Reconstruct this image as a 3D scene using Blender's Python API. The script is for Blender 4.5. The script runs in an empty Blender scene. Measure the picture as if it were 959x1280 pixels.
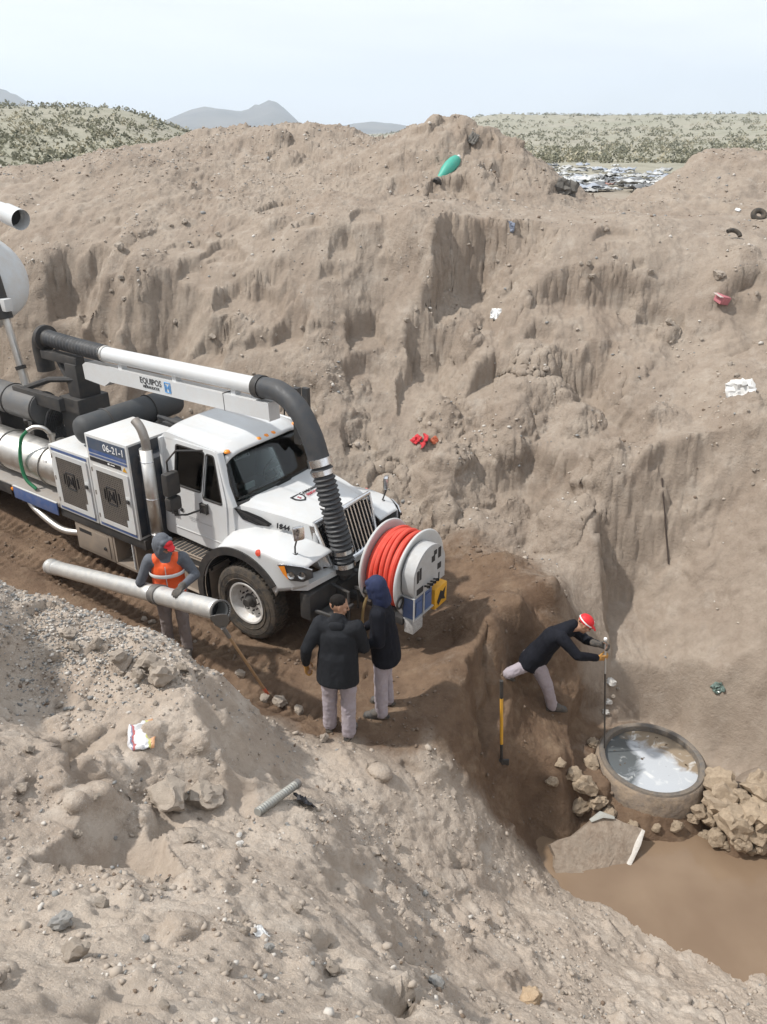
import bpy, bmesh, math, random
import numpy as np
import time
_T0 = time.time()
def lap(s): print('LAP', s, round(time.time() - _T0, 1))
from mathutils import Vector, Matrix, Euler

rng = np.random.default_rng(7)
random.seed(7)
scene = bpy.context.scene
COL = scene.collection
R = math.radians

# ------------------------------------------------------------------ camera
CAM_Z, PITCH, FPX = 5.95, R(26.1), 967.0
cam_data = bpy.data.cameras.new('camera')
cam = bpy.data.objects.new('camera', cam_data)
COL.objects.link(cam)
cam.location = (0, 0, CAM_Z)
cam.rotation_euler = (R(90) - PITCH, 0, 0)
cam_data.sensor_fit = 'VERTICAL'
cam_data.sensor_height = 36.0
cam_data.lens = 36.0 * FPX / 1280.0
cam_data.clip_start = 0.05
cam_data.clip_end = 20000
scene.camera = cam

# ------------------------------------------------------------------ sky and sun
SUN_ELEV, SUN_AZ = R(54), R(-95)      # azimuth from +Y towards +X: the sun stands to the left
sun_dir = Vector((math.sin(SUN_AZ) * math.cos(SUN_ELEV), math.cos(SUN_AZ) * math.cos(SUN_ELEV), math.sin(SUN_ELEV)))
world = bpy.data.worlds.new('World')
scene.world = world
world.use_nodes = True
wn, wl = world.node_tree.nodes, world.node_tree.links
wn.clear()
w_out = wn.new('ShaderNodeOutputWorld')
w_bg = wn.new('ShaderNodeBackground')
w_sky = wn.new('ShaderNodeTexSky')
w_sky.sky_type = 'NISHITA'
w_sky.sun_disc = False
w_sky.sun_elevation = SUN_ELEV
w_sky.sun_rotation = SUN_AZ
w_sky.air_density = 1.0
w_sky.dust_density = 2.0
w_sky.ozone_density = 1.0
# thin high cloud veil
w_tc = wn.new('ShaderNodeTexCoord')
w_map = wn.new('ShaderNodeMapping')
w_map.inputs['Scale'].default_value = (1.0, 1.6, 6.5)
w_map.inputs['Rotation'].default_value = (0, R(9), 0)
w_noise = wn.new('ShaderNodeTexNoise')
w_noise.inputs['Scale'].default_value = 1.5
w_noise.inputs['Detail'].default_value = 6
w_noise.inputs['Roughness'].default_value = 0.55
w_noise.inputs['Distortion'].default_value = 0.4
w_ramp = wn.new('ShaderNodeValToRGB')
w_ramp.color_ramp.elements[0].position = 0.34
w_ramp.color_ramp.elements[0].color = (0.80, 0.80, 0.80, 1)
w_ramp.color_ramp.elements[1].position = 0.62
w_ramp.color_ramp.elements[1].color = (0.97, 0.97, 0.97, 1)
w_mix = wn.new('ShaderNodeMix')
w_mix.data_type = 'RGBA'
w_mix.inputs['B'].default_value = (9.7, 10.1, 10.6, 1)
wl.new(w_tc.outputs['Generated'], w_map.inputs['Vector'])
wl.new(w_map.outputs['Vector'], w_noise.inputs['Vector'])
wl.new(w_noise.outputs['Fac'], w_ramp.inputs['Fac'])
wl.new(w_ramp.outputs['Color'], w_mix.inputs['Factor'])
wl.new(w_sky.outputs['Color'], w_mix.inputs['A'])
wl.new(w_mix.outputs['Result'], w_bg.inputs['Color'])
wl.new(w_bg.outputs['Background'], w_out.inputs['Surface'])
w_bg.inputs['Strength'].default_value = 0.10

sun_data = bpy.data.lights.new('sun', 'SUN')
sun_data.energy = 4.1
sun_data.angle = R(2.0)
sun_data.color = (1.0, 0.95, 0.88)
sun = bpy.data.objects.new('sun', sun_data)
COL.objects.link(sun)
sun.rotation_euler = (-sun_dir).to_track_quat('-Z', 'Y').to_euler()
sun.location = (-20, 5, 30)

scene.cycles.max_bounces = 6
scene.cycles.diffuse_bounces = 3
scene.cycles.glossy_bounces = 3
scene.cycles.transmission_bounces = 6
scene.cycles.volume_bounces = 1
scene.view_settings.view_transform = 'Standard'
scene.view_settings.look = 'None'
scene.view_settings.gamma = 1.0
scene.view_settings.exposure = 0.12

# ------------------------------------------------------------------ pixel helpers (a pixel gives a direction only)
_fw = np.array([0, math.cos(PITCH), -math.sin(PITCH)])
_up = np.array([0, math.sin(PITCH), math.cos(PITCH)])
_rt = np.array([1.0, 0, 0])
_c = np.array([0, 0, CAM_Z])
def ray(px, py):
    return _fw + _rt * (px - 479.5) / FPX + _up * (640 - py) / FPX
def at_y(px, py, y):
    r = ray(px, py); return _c + r * (y / r[1])
def at_z(px, py, z):
    r = ray(px, py); return _c + r * ((z - CAM_Z) / r[2])

# ------------------------------------------------------------------ noise
_perm = rng.permutation(256).astype(np.int64)
_perm = np.concatenate([_perm, _perm, _perm])
_g = rng.normal(size=(256, 3)); _g = (_g / np.linalg.norm(_g, axis=1)[:, None]).astype(np.float32)
def perlin(p):
    p = np.asarray(p, np.float32)
    i = np.floor(p).astype(np.int64); f = p - i
    i &= 255
    u = f * f * f * (f * (f * 6 - 15) + 10)
    res = 0
    for dx in (0, 1):
        hx = _perm[i[:, 0] + dx]; wx = u[:, 0] if dx else 1 - u[:, 0]
        for dy in (0, 1):
            hy = _perm[hx + i[:, 1] + dy]; wy = u[:, 1] if dy else 1 - u[:, 1]
            for dz in (0, 1):
                h = _perm[hy + i[:, 2] + dz] ; wz = u[:, 2] if dz else 1 - u[:, 2]
                g = _g[h]
                d = g[:, 0] * (f[:, 0] - dx) + g[:, 1] * (f[:, 1] - dy) + g[:, 2] * (f[:, 2] - dz)
                res = res + wx * wy * wz * d
    return res * 1.5
def fbm(p, oct=4, gain=0.5):
    a, s, t = 1.0, 0, 0
    p = np.array(p, np.float32)
    for o in range(oct):
        s = s + a * perlin(p); t += a
        p = p * 2.03 + 17.3; a *= gain
    return s / t

# ------------------------------------------------------------------ materials
MATS = {}
def new_mat(name):
    m = bpy.data.materials.new(name); m.use_nodes = True
    n, l = m.node_tree.nodes, m.node_tree.links
    return m, n, l, n['Principled BSDF']
def mat(name, col, rough=0.6, metal=0.0, grime=0.0, grime_col=(0.30, 0.24, 0.18), var=0.0, scale=6.0, bump=0.0, bscale=60.0, alpha=1.0, trans=0.0, coat=0.0, emis=None, spec=None):
    """a principled material with dust patches, tone variation and fine relief"""
    if name in MATS: return MATS[name]
    m, n, l, b = new_mat(name)
    b.inputs['Base Color'].default_value = (*col, 1)
    b.inputs['Roughness'].default_value = rough
    b.inputs['Metallic'].default_value = metal
    if spec is not None: b.inputs['Specular IOR Level'].default_value = spec
    if coat: b.inputs['Coat Weight'].default_value = coat; b.inputs['Coat Roughness'].default_value = 0.15
    if trans: b.inputs['Transmission Weight'].default_value = trans
    if alpha < 1: b.inputs['Alpha'].default_value = alpha
    tc = n.new('ShaderNodeTexCoord')
    if grime or var:
        no = n.new('ShaderNodeTexNoise'); no.inputs['Scale'].default_value = scale
        no.inputs['Detail'].default_value = 8; no.inputs['Roughness'].default_value = 0.65
        l.new(tc.outputs['Object'], no.inputs['Vector'])
        last = None
        if var:
            mr = n.new('ShaderNodeMapRange'); mr.inputs['From Min'].default_value = 0.3; mr.inputs['From Max'].default_value = 0.7
            mr.inputs['To Min'].default_value = 1 - var; mr.inputs['To Max'].default_value = 1 + var
            l.new(no.outputs['Fac'], mr.inputs['Value'])
            mx = n.new('ShaderNodeMix'); mx.data_type = 'RGBA'; mx.blend_type = 'MULTIPLY'; mx.inputs['Factor'].default_value = 1
            mx.inputs['A'].default_value = (*col, 1)
            l.new(mr.outputs['Result'], mx.inputs['B']); last = mx.outputs['Result']
        if grime:
            n2 = n.new('ShaderNodeTexNoise'); n2.inputs['Scale'].default_value = scale * 1.7; n2.inputs['Detail'].default_value = 9
            n2.inputs['Roughness'].default_value = 0.75
            l.new(tc.outputs['Object'], n2.inputs['Vector'])
            cr = n.new('ShaderNodeMapRange'); cr.inputs['From Min'].default_value = 0.38; cr.inputs['From Max'].default_value = 0.72
            cr.inputs['To Max'].default_value = grime
            l.new(n2.outputs['Fac'], cr.inputs['Value'])
            mg = n.new('ShaderNodeMix'); mg.data_type = 'RGBA'
            if last: l.new(last, mg.inputs['A'])
            else: mg.inputs['A'].default_value = (*col, 1)
            mg.inputs['B'].default_value = (*grime_col, 1)
            l.new(cr.outputs['Result'], mg.inputs['Factor']); last = mg.outputs['Result']
            rr = n.new('ShaderNodeMapRange'); rr.inputs['From Max'].default_value = max(grime, .01)
            rr.inputs['To Min'].default_value = rough; rr.inputs['To Max'].default_value = min(1, rough + 0.35)
            l.new(cr.outputs['Result'], rr.inputs['Value']); l.new(rr.outputs['Result'], b.inputs['Roughness'])
        l.new(last, b.inputs['Base Color'])
    if bump:
        nb = n.new('ShaderNodeTexNoise'); nb.inputs['Scale'].default_value = bscale; nb.inputs['Detail'].default_value = 5
        l.new(tc.outputs['Object'], nb.inputs['Vector'])
        bp = n.new('ShaderNodeBump'); bp.inputs['Strength'].default_value = bump; bp.inputs['Distance'].default_value = 0.02
        l.new(nb.outputs['Fac'], bp.inputs['Height']); l.new(bp.outputs['Normal'], b.inputs['Normal'])
    if emis: b.inputs['Emission Color'].default_value = (*emis, 1); b.inputs['Emission Strength'].default_value = 1
    MATS[name] = m
    return m

# ------------------------------------------------------------------ object helpers
def tag(o, label=None, cat=None, group=None, kind=None):
    if label: o['label'] = label
    if cat: o['category'] = cat
    if group: o['group'] = group
    if kind: o['kind'] = kind
    return o
def empty(name, loc=(0, 0, 0), rz=0.0):
    o = bpy.data.objects.new(name, None); COL.objects.link(o)
    o.location = loc; o.rotation_euler = (0, 0, rz); o.empty_display_size = 0.2
    return o
def link(name, me, m=None, parent=None):
    o = bpy.data.objects.new(name, me); COL.objects.link(o)
    if m is not None:
        me.materials.clear(); me.materials.append(m)
    if parent is not None: o.parent = parent
    return o
def smooth(me, angle=40):
    for p in me.polygons: p.use_smooth = True
    try: me.set_sharp_from_angle(angle=R(angle))
    except Exception: pass
    return me

class MB:
    """collects shapes into one mesh"""
    def __init__(self): self.v = []; self.f = []
    def add(self, vs, fs):
        o = len(self.v); self.v += [tuple(v) for v in vs]; self.f += [tuple(i + o for i in f) for f in fs]; return self
    def box(self, x0, x1, y0, y1, z0, z1, bev=0.0, M=None):
        if bev <= 0:
            vs = [(x, y, z) for x in (x0, x1) for y in (y0, y1) for z in (z0, z1)]
            fs = [(0, 1, 3, 2), (4, 6, 7, 5), (0, 4, 5, 1), (2, 3, 7, 6), (0, 2, 6, 4), (1, 5, 7, 3)]
        else:
            b = bmesh.new(); bmesh.ops.create_cube(b, size=1)
            for v in b.verts: v.co = Vector(((x0 + x1) / 2 + v.co.x * (x1 - x0), (y0 + y1) / 2 + v.co.y * (y1 - y0), (z0 + z1) / 2 + v.co.z * (z1 - z0)))
            bmesh.ops.bevel(b, geom=b.edges[:], offset=min(bev, .49 * min(abs(x1 - x0), abs(y1 - y0), abs(z1 - z0))), segments=2, affect='EDGES', profile=0.6)
            b.verts.index_update()
            vs = [v.co[:] for v in b.verts]; fs = [[v.index for v in f.verts] for f in b.faces]; b.free()
        if M is not None: vs = [(M @ Vector(v))[:] for v in vs]
        return self.add(vs, fs)
    def tube(self, pts, rad, seg=12, caps=True, flat=None):
        """swept tube; rad number or list; flat=(a,b) scales the section axes"""
        pts = [Vector(p) for p in pts]; n = len(pts)
        rad = [rad] * n if not hasattr(rad, '__len__') else rad
        vs, fs = [], []
        t0 = (pts[1] - pts[0]).normalized()
        u = t0.orthogonal().normalized()
        if abs(t0.z) < 0.95: u = Vector((0, 0, 1)).cross(t0).normalized()
        for i in range(n):
            t = (pts[min(i + 1, n - 1)] - pts[max(i - 1, 0)]).normalized()
            u = (u - t * u.dot(t)).normalized(); w = t.cross(u)
            for k in range(seg):
                a = 2 * math.pi * k / seg
                su, sw = (1, 1) if flat is None else flat
                vs.append(pts[i] + (u * math.cos(a) * su + w * math.sin(a) * sw) * rad[i])
        for i in range(n - 1):
            for k in range(seg):
                a, b = i * seg + k, i * seg + (k + 1) % seg
                fs.append((a, b, b + seg, a + seg))
        if caps:
            fs.append(tuple(reversed(range(seg)))); fs.append(tuple((n - 1) * seg + k for k in range(seg)))
        return self.add(vs, fs)
    def lathe(self, prof, origin=(0, 0, 0), axis=(0, 0, 1), seg=24, closed=False):
        """prof: list of (radius, distance along axis)"""
        ax = Vector(axis).normalized(); u = ax.orthogonal().normalized(); w = ax.cross(u); o = Vector(origin)
        vs, fs = [], []
        for r, d in prof:
            for k in range(seg):
                a = 2 * math.pi * k / seg
                vs.append(o + ax * d + (u * math.cos(a) + w * math.sin(a)) * max(r, 1e-4))
        n = len(prof)
        for i in range(n - 1 + (1 if closed else 0)):
            for k in range(seg):
                a, b = i * seg + k, i * seg + (k + 1) % seg
                j = ((i + 1) % n) * seg
                fs.append((a, b, j + (k + 1) % seg, j + k))
        return self.add(vs, fs)
    def prism(self, poly, y0, y1, plane='xz'):
        """extrude polygon given in a plane along the third axis"""
        n = len(poly)
        def mk(p, t):
            return (p[0], t, p[1]) if plane == 'xz' else ((t, p[0], p[1]) if plane == 'yz' else (p[0], p[1], t))
        vs = [mk(p, y0) for p in poly] + [mk(p, y1) for p in poly]
        fs = [tuple(reversed(range(n))), tuple(range(n, 2 * n))] + [(i, (i + 1) % n, n + (i + 1) % n, n + i) for i in range(n)]
        return self.add(vs, fs)
    def mesh(self, name, angle=40):
        me = bpy.data.meshes.new(name); me.from_pydata(self.v, [], self.f)
        b = bmesh.new(); b.from_mesh(me); bmesh.ops.recalc_face_normals(b, faces=b.faces[:]); b.to_mesh(me); b.free()
        if angle: smooth(me, angle)
        return me
    def build(self, name, m, parent=None, angle=40):
        return link(name, self.mesh(name, angle), m, parent)
def bez(pts, n=24):
    """Catmull-Rom through points"""
    P = [np.array(p, float) for p in pts]; P = [2 * P[0] - P[1]] + P + [2 * P[-1] - P[-2]]
    out = []
    k = len(P) - 3
    for s in range(k):
        m = max(2, n // k)
        for j in range(m + (1 if s == k - 1 else 0)):
            t = j / m; a, b, c, d = P[s:s + 4]
            out.append(0.5 * ((2 * b) + (c - a) * t + (2 * a - 5 * b + 4 * c - d) * t * t + (3 * b - a - 3 * c + d) * t ** 3))
    return [tuple(o) for o in out]
# ------------------------------------------------------------------ the ground: one sheet from the pit to the horizon
# control points (x, y, z, wet, rough); given as pixel + forward distance where the photograph shows them
CP = []
def cp(px, py, d, wet=0.0, rough=0.5):
    p = at_y(px, py, d); CP.append((p[0], p[1], p[2], wet, rough))
def cz(px, py, z, wet=0.0, rough=0.5):
    p = at_z(px, py, z); CP.append((p[0], p[1], p[2], wet, rough))
def cw(x, y, z, wet=0.0, rough=0.5): CP.append((x, y, z, wet, rough))
def line(pts, step=0.35, **k):
    """a break line: dense points between pixel+distance knots"""
    P = [at_y(*p) for p in pts]
    for a, b in zip(P[:-1], P[1:]):
        n = max(1, int(np.linalg.norm(b - a) / step))
        for i in range(n):
            q = a + (b - a) * i / n; CP.append((q[0], q[1], q[2], k.get('wet', 0), k.get('rough', .5)))
    q = P[-1]; CP.append((q[0], q[1], q[2], k.get('wet', 0), k.get('rough', .5)))

# far bank, column by column
for px, rows in {
    0: [(470, 16.0), (400, 16.8), (350, 17.3), (300, 18.0), (250, 19.5), (224, 21)],
    100: [(470, 15.3), (410, 15.8), (360, 16.3), (320, 17.2), (250, 19), (220, 20.5)],
    200: [(440, 14.8), (390, 15.1), (352, 15.5), (335, 16.0), (300, 17.2), (250, 18.6), (225, 19.8)],
    300: [(470, 14.2), (430, 14.7), (400, 15.0), (345, 15.5), (325, 16.2), (300, 16.9), (262, 18.2), (240, 19)],
    400: [(540, 12.9), (480, 13.9), (400, 14.8), (330, 15.6), (290, 16.3), (240, 18.5), (205, 21)],
    480: [(645, 11.7), (600, 12.3), (560, 12.9), (500, 13.8), (440, 14.7), (380, 15.5), (300, 16.3), (270, 17), (235, 18.5), (195, 20)],
    600: [(650, 11.6), (560, 12.55), (540, 12.95), (500, 13.5), (450, 14.0), (400, 14.5), (300, 15.6), (275, 16.3), (240, 18)],
    660: [(690, 10.9), (620, 11.7), (560, 12.3), (540, 12.9), (480, 13.6), (430, 14.1), (380, 14.6), (310, 15.4), (275, 16.3), (262, 17.5)],
    720: [(700, 10.2), (620, 11.0), (565, 11.8), (548, 12.3), (480, 13.2), (430, 13.9), (380, 14.4), (300, 15.4), (276, 16), (264, 17.5)],
    780: [(640, 10.4), (590, 11.0), (560, 11.5), (545, 12.2), (480, 13.0), (440, 13.6), (380, 14.2), (300, 15.3), (276, 16), (266, 17.5)],
    840: [(660, 9.9), (580, 10.25), (563, 10.6), (545, 11.4), (500, 12.5), (450, 13.4), (420, 14.0), (380, 14.4), (300, 15.3), (280, 16), (268, 17.5)],
    900: [(640, 9.5), (580, 9.9), (556, 10.4), (535, 11.2), (490, 12.2), (440, 13.2), (415, 13.8), (350, 14.3), (295, 15.2), (275, 16.5)],
    950: [(700, 9.1), (600, 9.6), (555, 10.1), (520, 10.9), (480, 11.9), (430, 13.0), (350, 14.0), (292, 15.2), (272, 16.5)],
}.items():
    for py, d in rows: cp(px, py, d)
# right-hand wall behind the ring
line([(800, 905, 8.9), (850, 900, 8.75), (900, 935, 8.2), (959, 975, 7.6)], wet=.15, rough=.1)
for a in [(780, 850, 9.1), (850, 840, 9.0), (840, 760, 9.35), (780, 760, 9.8), (900, 860, 8.5), (950, 850, 8.25), (900, 760, 8.9), (950, 770, 8.7), (900, 690, 9.2), (800, 700, 10.3), (820, 690, 10.2), (850, 700, 9.45)]: cp(*a, rough=.12)
# shelf edge with the hollow behind it
line([(470, 578, 12.75), (520, 562, 12.85), (560, 552, 12.8), (610, 562, 12.45), (660, 566, 12.1), (720, 566, 11.75), (780, 560, 11.45), (812, 558, 11.0)], rough=.8)
line([(640, 462, 13.6), (690, 445, 13.65), (740, 440, 13.55), (790, 425, 13.5), (850, 455, 13.1)], rough=.7)
# upper scarp lip
line([(330, 300, 16.7), (380, 285, 16.2), (440, 270, 16.5), (500, 268, 16.4), (545, 282, 15.7), (600, 282, 16.0), (680, 288, 15.7), (760, 292, 15.5), (850, 295, 15.4), (959, 300, 15.2)], rough=.6)
line([(25, 345, 17.1), (80, 338, 16.9), (150, 345, 16.2), (200, 350, 15.5), (250, 352, 15.45), (300, 342, 15.6), (345, 330, 15.8), (395, 305, 16.0)], rough=.5)
line([(200, 356, 15.75), (250, 366, 15.75), (300, 362, 15.8), (340, 365, 15.75)], rough=.2)
# spoil heaps on the natural ground
line([(-60, 232, 22), (0, 224, 21.5), (60, 220, 21), (100, 215, 20.8), (160, 209, 20.8), (200, 218, 20.5), (250, 243, 19.6), (300, 240, 19.4), (350, 262, 18.4)], step=.6, rough=.9)
line([(190, 196, 25.5), (240, 171, 25), (285, 160, 24.6), (340, 159, 24.4), (400, 153, 24), (440, 160, 23.6), (470, 180, 22.6)], step=.6, rough=.9)
line([(470, 184, 21.5), (510, 157, 21), (545, 145, 20.4), (585, 152, 20.0), (615, 163, 19.6), (650, 192, 19.0), (690, 232, 18.4), (722, 264, 17.9)], step=.5, rough=.8)
for a in [(560, 200, 19.2), (520, 215, 19), (600, 215, 18.7), (640, 235, 18.4), (500, 240, 18.5), (430, 225, 19.6), (360, 210, 21.2), (300, 195, 22.5), (130, 240, 19.6), (60, 250, 19.8)]: cp(*a, rough=.7)
line([(775, 262, 18.5), (800, 245, 19.5), (840, 216, 20.5), (880, 189, 21), (920, 186, 21), (965, 190, 21), (1020, 200, 21)], step=.6, rough=.8)
for a in [(860, 240, 19.0), (920, 240, 18.6), (959, 250, 18.3), (830, 262, 18)]: cp(*a, rough=.7)
# behind the heaps: natural desert at about 3.9 m
for x in (-26, -20, -14, -8, -2, 4, 8, 12, 16, 22): cw(x, 31, 3.9)
for x in (-30, -18, -6, 5, 9, 18, 28): cw(x, 40, 3.85)
for x in (6.2, 7.0, 8.0): cw(x, 24, 3.8)
cw(5.2, 21, 4.0); cw(6.4, 21, 4.0); cw(-1, 27, 4.3); cw(-8, 28.5, 4.3)
# floor of the cut: truck lane and platform
for x, y in [(-8.5, 14.2), (-7, 12.6), (-6.0, 13.6), (-5, 11.4), (-4.6, 12.4), (-3.5, 10.2), (-3, 11.2), (-2.2, 9.2), (-1.6, 10.6), (-1, 8.6), (-.4, 9.6), (.4, 8.4), (1, 9.4), (-3.6, 8.8), (-5.4, 10.2), (-7.2, 11.4)]: cw(x, y, -.12, 1.0, .7)
for x, y in [(-.6, 7.2), (-1.6, 7.6), (.3, 7.3), (.9, 8.2), (-.2, 6.75), (-.7, 6.55), (-1.2, 6.9), (-2.2, 7.9), (-2.9, 7.8), (-3.0, 8.3)]: cw(x, y, 0, .85, .5)
for x, y, z in [(0.3, 11.0, .05), (1.3, 10.7, .08), (2.2, 10.2, .1), (-.8, 11.6, .05), (-2.4, 12.8, .0), (-4.2, 14.2, -.1), (-6.2, 15.6, -.1), (-8.5, 16.6, 0)]: cw(x, y, z, .7, .7)
for x, y, z in [(-.9, 12.2, .75), (-2.6, 13.5, .8), (-4.4, 14.9, .8), (-6.6, 16.2, .8)]: cw(x, y, z, .1, .6)
# edge of the platform and the trench wall
line([(470, 932, 6.55), (520, 938, 6.48), (548, 912, 6.75), (575, 862, 7.22), (600, 815, 7.7), (618, 775, 8.15), (650, 742, 8.55), (690, 718, 9.0)], rough=.5, wet=.7)
for a in [(575, 935, 6.75), (590, 890, 7.3), (615, 850, 7.8), (640, 810, 8.3), (670, 770, 8.9)]: cp(*a, wet=.9, rough=.35)
for px, py, z in [(645, 846, -.5), (690, 893, -.95), (715, 870, -.95), (627, 955, -.95), (660, 910, -.92), (680, 870, -.8), (735, 880, -1.0), (745, 915, -1.2), (700, 935, -1.08), (665, 945, -1.05)]: cz(px, py, z, .85, .5)
for px, py, z in [(745, 955, -1.38), (735, 975, -1.45), (755, 990, -1.6), (700, 985, -1.4), (670, 990, -1.5), (640, 990, -1.3), (610, 975, -1.0), (660, 1030, -1.85), (680, 1050, -2.0), (720, 1015, -1.95)]: cz(px, py, z, 1, .5)
for px, py in [(760, 1040), (740, 1080), (800, 1100), (850, 1060), (900, 1120), (950, 1080), (959, 1150), (880, 1150), (1030, 1120), (800, 1040)]: cz(px, py, -2.12, 1, .1)
line([(885, 1005, 7.3), (915, 1045, 7.0), (959, 1068, 6.8)], wet=.7, rough=.4)
for x, y in [(3.53, 7.72), (3.1, 7.5), (3.9, 7.6), (3.5, 8.1), (3.3, 7.1), (3.9, 7.15)]: cw(x, y, -1.86, .9, .1)
for x, y, z in [(2.72, 8.0, -1.42), (3.0, 8.45, -1.40), (4.35, 7.6, -1.62), (4.3, 7.2, -1.75)]: cw(x, y, z, .5, .4)
# near side of the trench: crest of the spoil running down to the water
line([(530, 944, 6.42), (560, 978, 6.38), (600, 1030, 6.15), (640, 1070, 6.08), (690, 1106, 6.14), (700, 1112, 6.14), (800, 1160, 5.68), (880, 1190, 5.4), (950, 1226, 5.08), (1040, 1260, 4.8)], rough=.6, wet=.05)
# near spoil, row by row
for a in [(1100, 1280, 4.3), (959, 1280, 4.25), (800, 1280, 3.9), (700, 1280, 3.62), (620, 1280, 3.3), (600, 1280, 3.25), (545, 1280, 2.75), (480, 1280, 2.3), (350, 1280, 1.95), (200, 1280, 1.75), (0, 1280, 1.7), (-150, 1280, 1.7),
          (-120, 1150, 2.6), (0, 1150, 2.6), (100, 1150, 2.6), (200, 1150, 2.7), (300, 1150, 2.85), (400, 1150, 3.15), (455, 1150, 3.55), (520, 1150, 4.25), (600, 1150, 4.75), (700, 1150, 5.2), (800, 1210, 4.9), (900, 1240, 4.75),
          (0, 1060, 3.35), (100, 1075, 3.3), (200, 1075, 3.4), (300, 1075, 3.75), (380, 1070, 4.1), (430, 1075, 4.35), (455, 1090, 4.45), (500, 1100, 4.95), (560, 1080, 5.45), (640, 1120, 5.6),
          (470, 1200, 3.15), (540, 1210, 3.85), (640, 1210, 4.25), (740, 1210, 4.65), (400, 1215, 2.6), (250, 1215, 2.2), (80, 1215, 2.1),
          (0, 945, 4.05), (50, 945, 4.2), (90, 958, 4.15), (125, 985, 4.0), (0, 1000, 3.75), (60, 1010, 3.8), (100, 1040, 3.6),
          (60, 915, 4.75), (130, 905, 4.85), (100, 870, 5.2), (30, 850, 5.4), (170, 850, 5.35), (200, 900, 4.8), (20, 880, 5.1),
          (250, 930, 4.75), (245, 880, 5.1), (280, 985, 4.55), (250, 1000, 4.45), (310, 1005, 4.55), (350, 1012, 4.65), (400, 1020, 4.75),
          (160, 1015, 4.2), (190, 1055, 3.7), (225, 1030, 4.05)]: cp(*a, rough=.75)
# far crest of the left spoil, then its steep back
line([(-120, 735, 6.5), (0, 745, 6.3), (60, 752, 6.25), (100, 765, 6.2), (180, 787, 6.0), (225, 812, 5.85), (262, 845, 5.65), (280, 885, 5.35), (288, 920, 5.0), (300, 955, 4.75)], rough=.8)
line([(285, 850, 5.95), (300, 890, 5.75), (312, 925, 5.5), (325, 965, 5.2), (345, 990, 5.0)], rough=.3)
for a in [(330, 905, 6.2), (380, 925, 6.3), (430, 935, 6.35), (350, 950, 5.7), (400, 965, 5.75), (450, 960, 6.0), (420, 1000, 5.3), (480, 1000, 5.65), (520, 1030, 5.6), (370, 985, 5.25)]: cp(*a, rough=.6)
for x, y, z in [(-6.2, 8.0, .2), (-4.6, 7.6, .15), (-3.3, 7.05, .15), (-2.5, 6.9, .1), (-1.9, 6.75, .1), (-8, 9.3, .3)]: cw(x, y, z, .5, .5)
# under and beside the camera, and what lies outside the frame
for x, y, z in [(0, 0, 4.25), (-1, .2, 4.25), (1, .2, 3.7), (0, 1.0, 3.75), (-1.5, 1.0, 3.8), (1, 1.2, 3.0), (2, .5, 2.8), (3, 1.5, 1.2), (4.5, 2.2, .4), (6, 3, .3), (-3, 1.5, 3.6), (-5, 2.5, 3.4), (-7, 4, 3.6), (-9, 6.5, 3.0), (-12, 9, 3.0), (0, -3, 4.4), (-5, -3, 4.2), (5, -3, 3.6), (10, -2, 3.6), (12, 3, 3.8), (8, 4.5, 1.5), (9, 6, 2.5), (7, 5.2, -.5), (6.6, 6.8, -1.2), (7.2, 8, 1.2), (8, 10, 2.2), (9, 13, 3.2), (10, 16, 4.2), (14, 12, 4.0), (-12, 16, -.05), (-14, 19, .6), (-11, 20, 3.6), (-16, 14, .1), (-15, 23, 4.2), (-22, 20, 4), (-22, 10, 3.8), (22, 20, 4), (22, 5, 4), (-20, -8, 4), (20, -8, 4), (0, -12, 4), (-13, 13, .5), (-11.5, 17.5, .3), (-12, 18.6, 2.2), (-9.2, 17.6, 1.6), (-9.4, 18.6, 3.6)]: cw(x, y, z)
for x, y, z in [(-4.3, 4.3, 3.9), (-4.4, 5.0, 4.0), (-4.5, 5.6, 3.8), (-3.75, 4.6, 2.9), (-3.75, 5.3, 2.7), (-5.4, 5.0, 4.0), (-5.4, 6.2, 3.4), (-5.0, 3.6, 3.7)]: cw(x, y, z)  # unseen heap added beyond the left edge to cast shade on the spoil
CPA = np.array(CP)
# drop near-duplicates so the system stays well conditioned
keep = []
for i, p in enumerate(CPA):
    if all((p[0] - CPA[j][0]) ** 2 + (p[1] - CPA[j][1]) ** 2 > 0.006 for j in keep): keep.append(i)
CPA = CPA[keep]
_cx = CPA[:, :2]
_d = np.sqrt(((_cx[:, None] - _cx[None]) ** 2).sum(-1) + 0.02 ** 2)
_n = len(_cx)
_A = np.zeros((_n + 3, _n + 3)); _A[:_n, :_n] = -_d + np.eye(_n) * 0.015; _A[:_n, _n] = 1; _A[:_n, _n + 1] = _cx[:, 0]; _A[:_n, _n + 2] = _cx[:, 1]
_A[_n:, :_n] = _A[:_n, _n:].T
_W = np.linalg.solve(_A, np.vstack([CPA[:, 2:5], np.zeros((3, 3))]))
def rbf(xy):
    out = np.zeros((len(xy), 3), np.float32)
    cx = _cx.astype(np.float32); W = _W[:_n].astype(np.float32)
    for s in range(0, len(xy), 20000):
        q = xy[s:s + 20000].astype(np.float32)
        d2 = (q ** 2).sum(1)[:, None] + (cx ** 2).sum(1)[None] - 2 * q @ cx.T
        d = np.sqrt(np.maximum(d2, 0) + 0.0004)
        out[s:s + 20000] = -d @ W + _W[_n] + q @ _W[_n + 1:]
    return out
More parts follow.
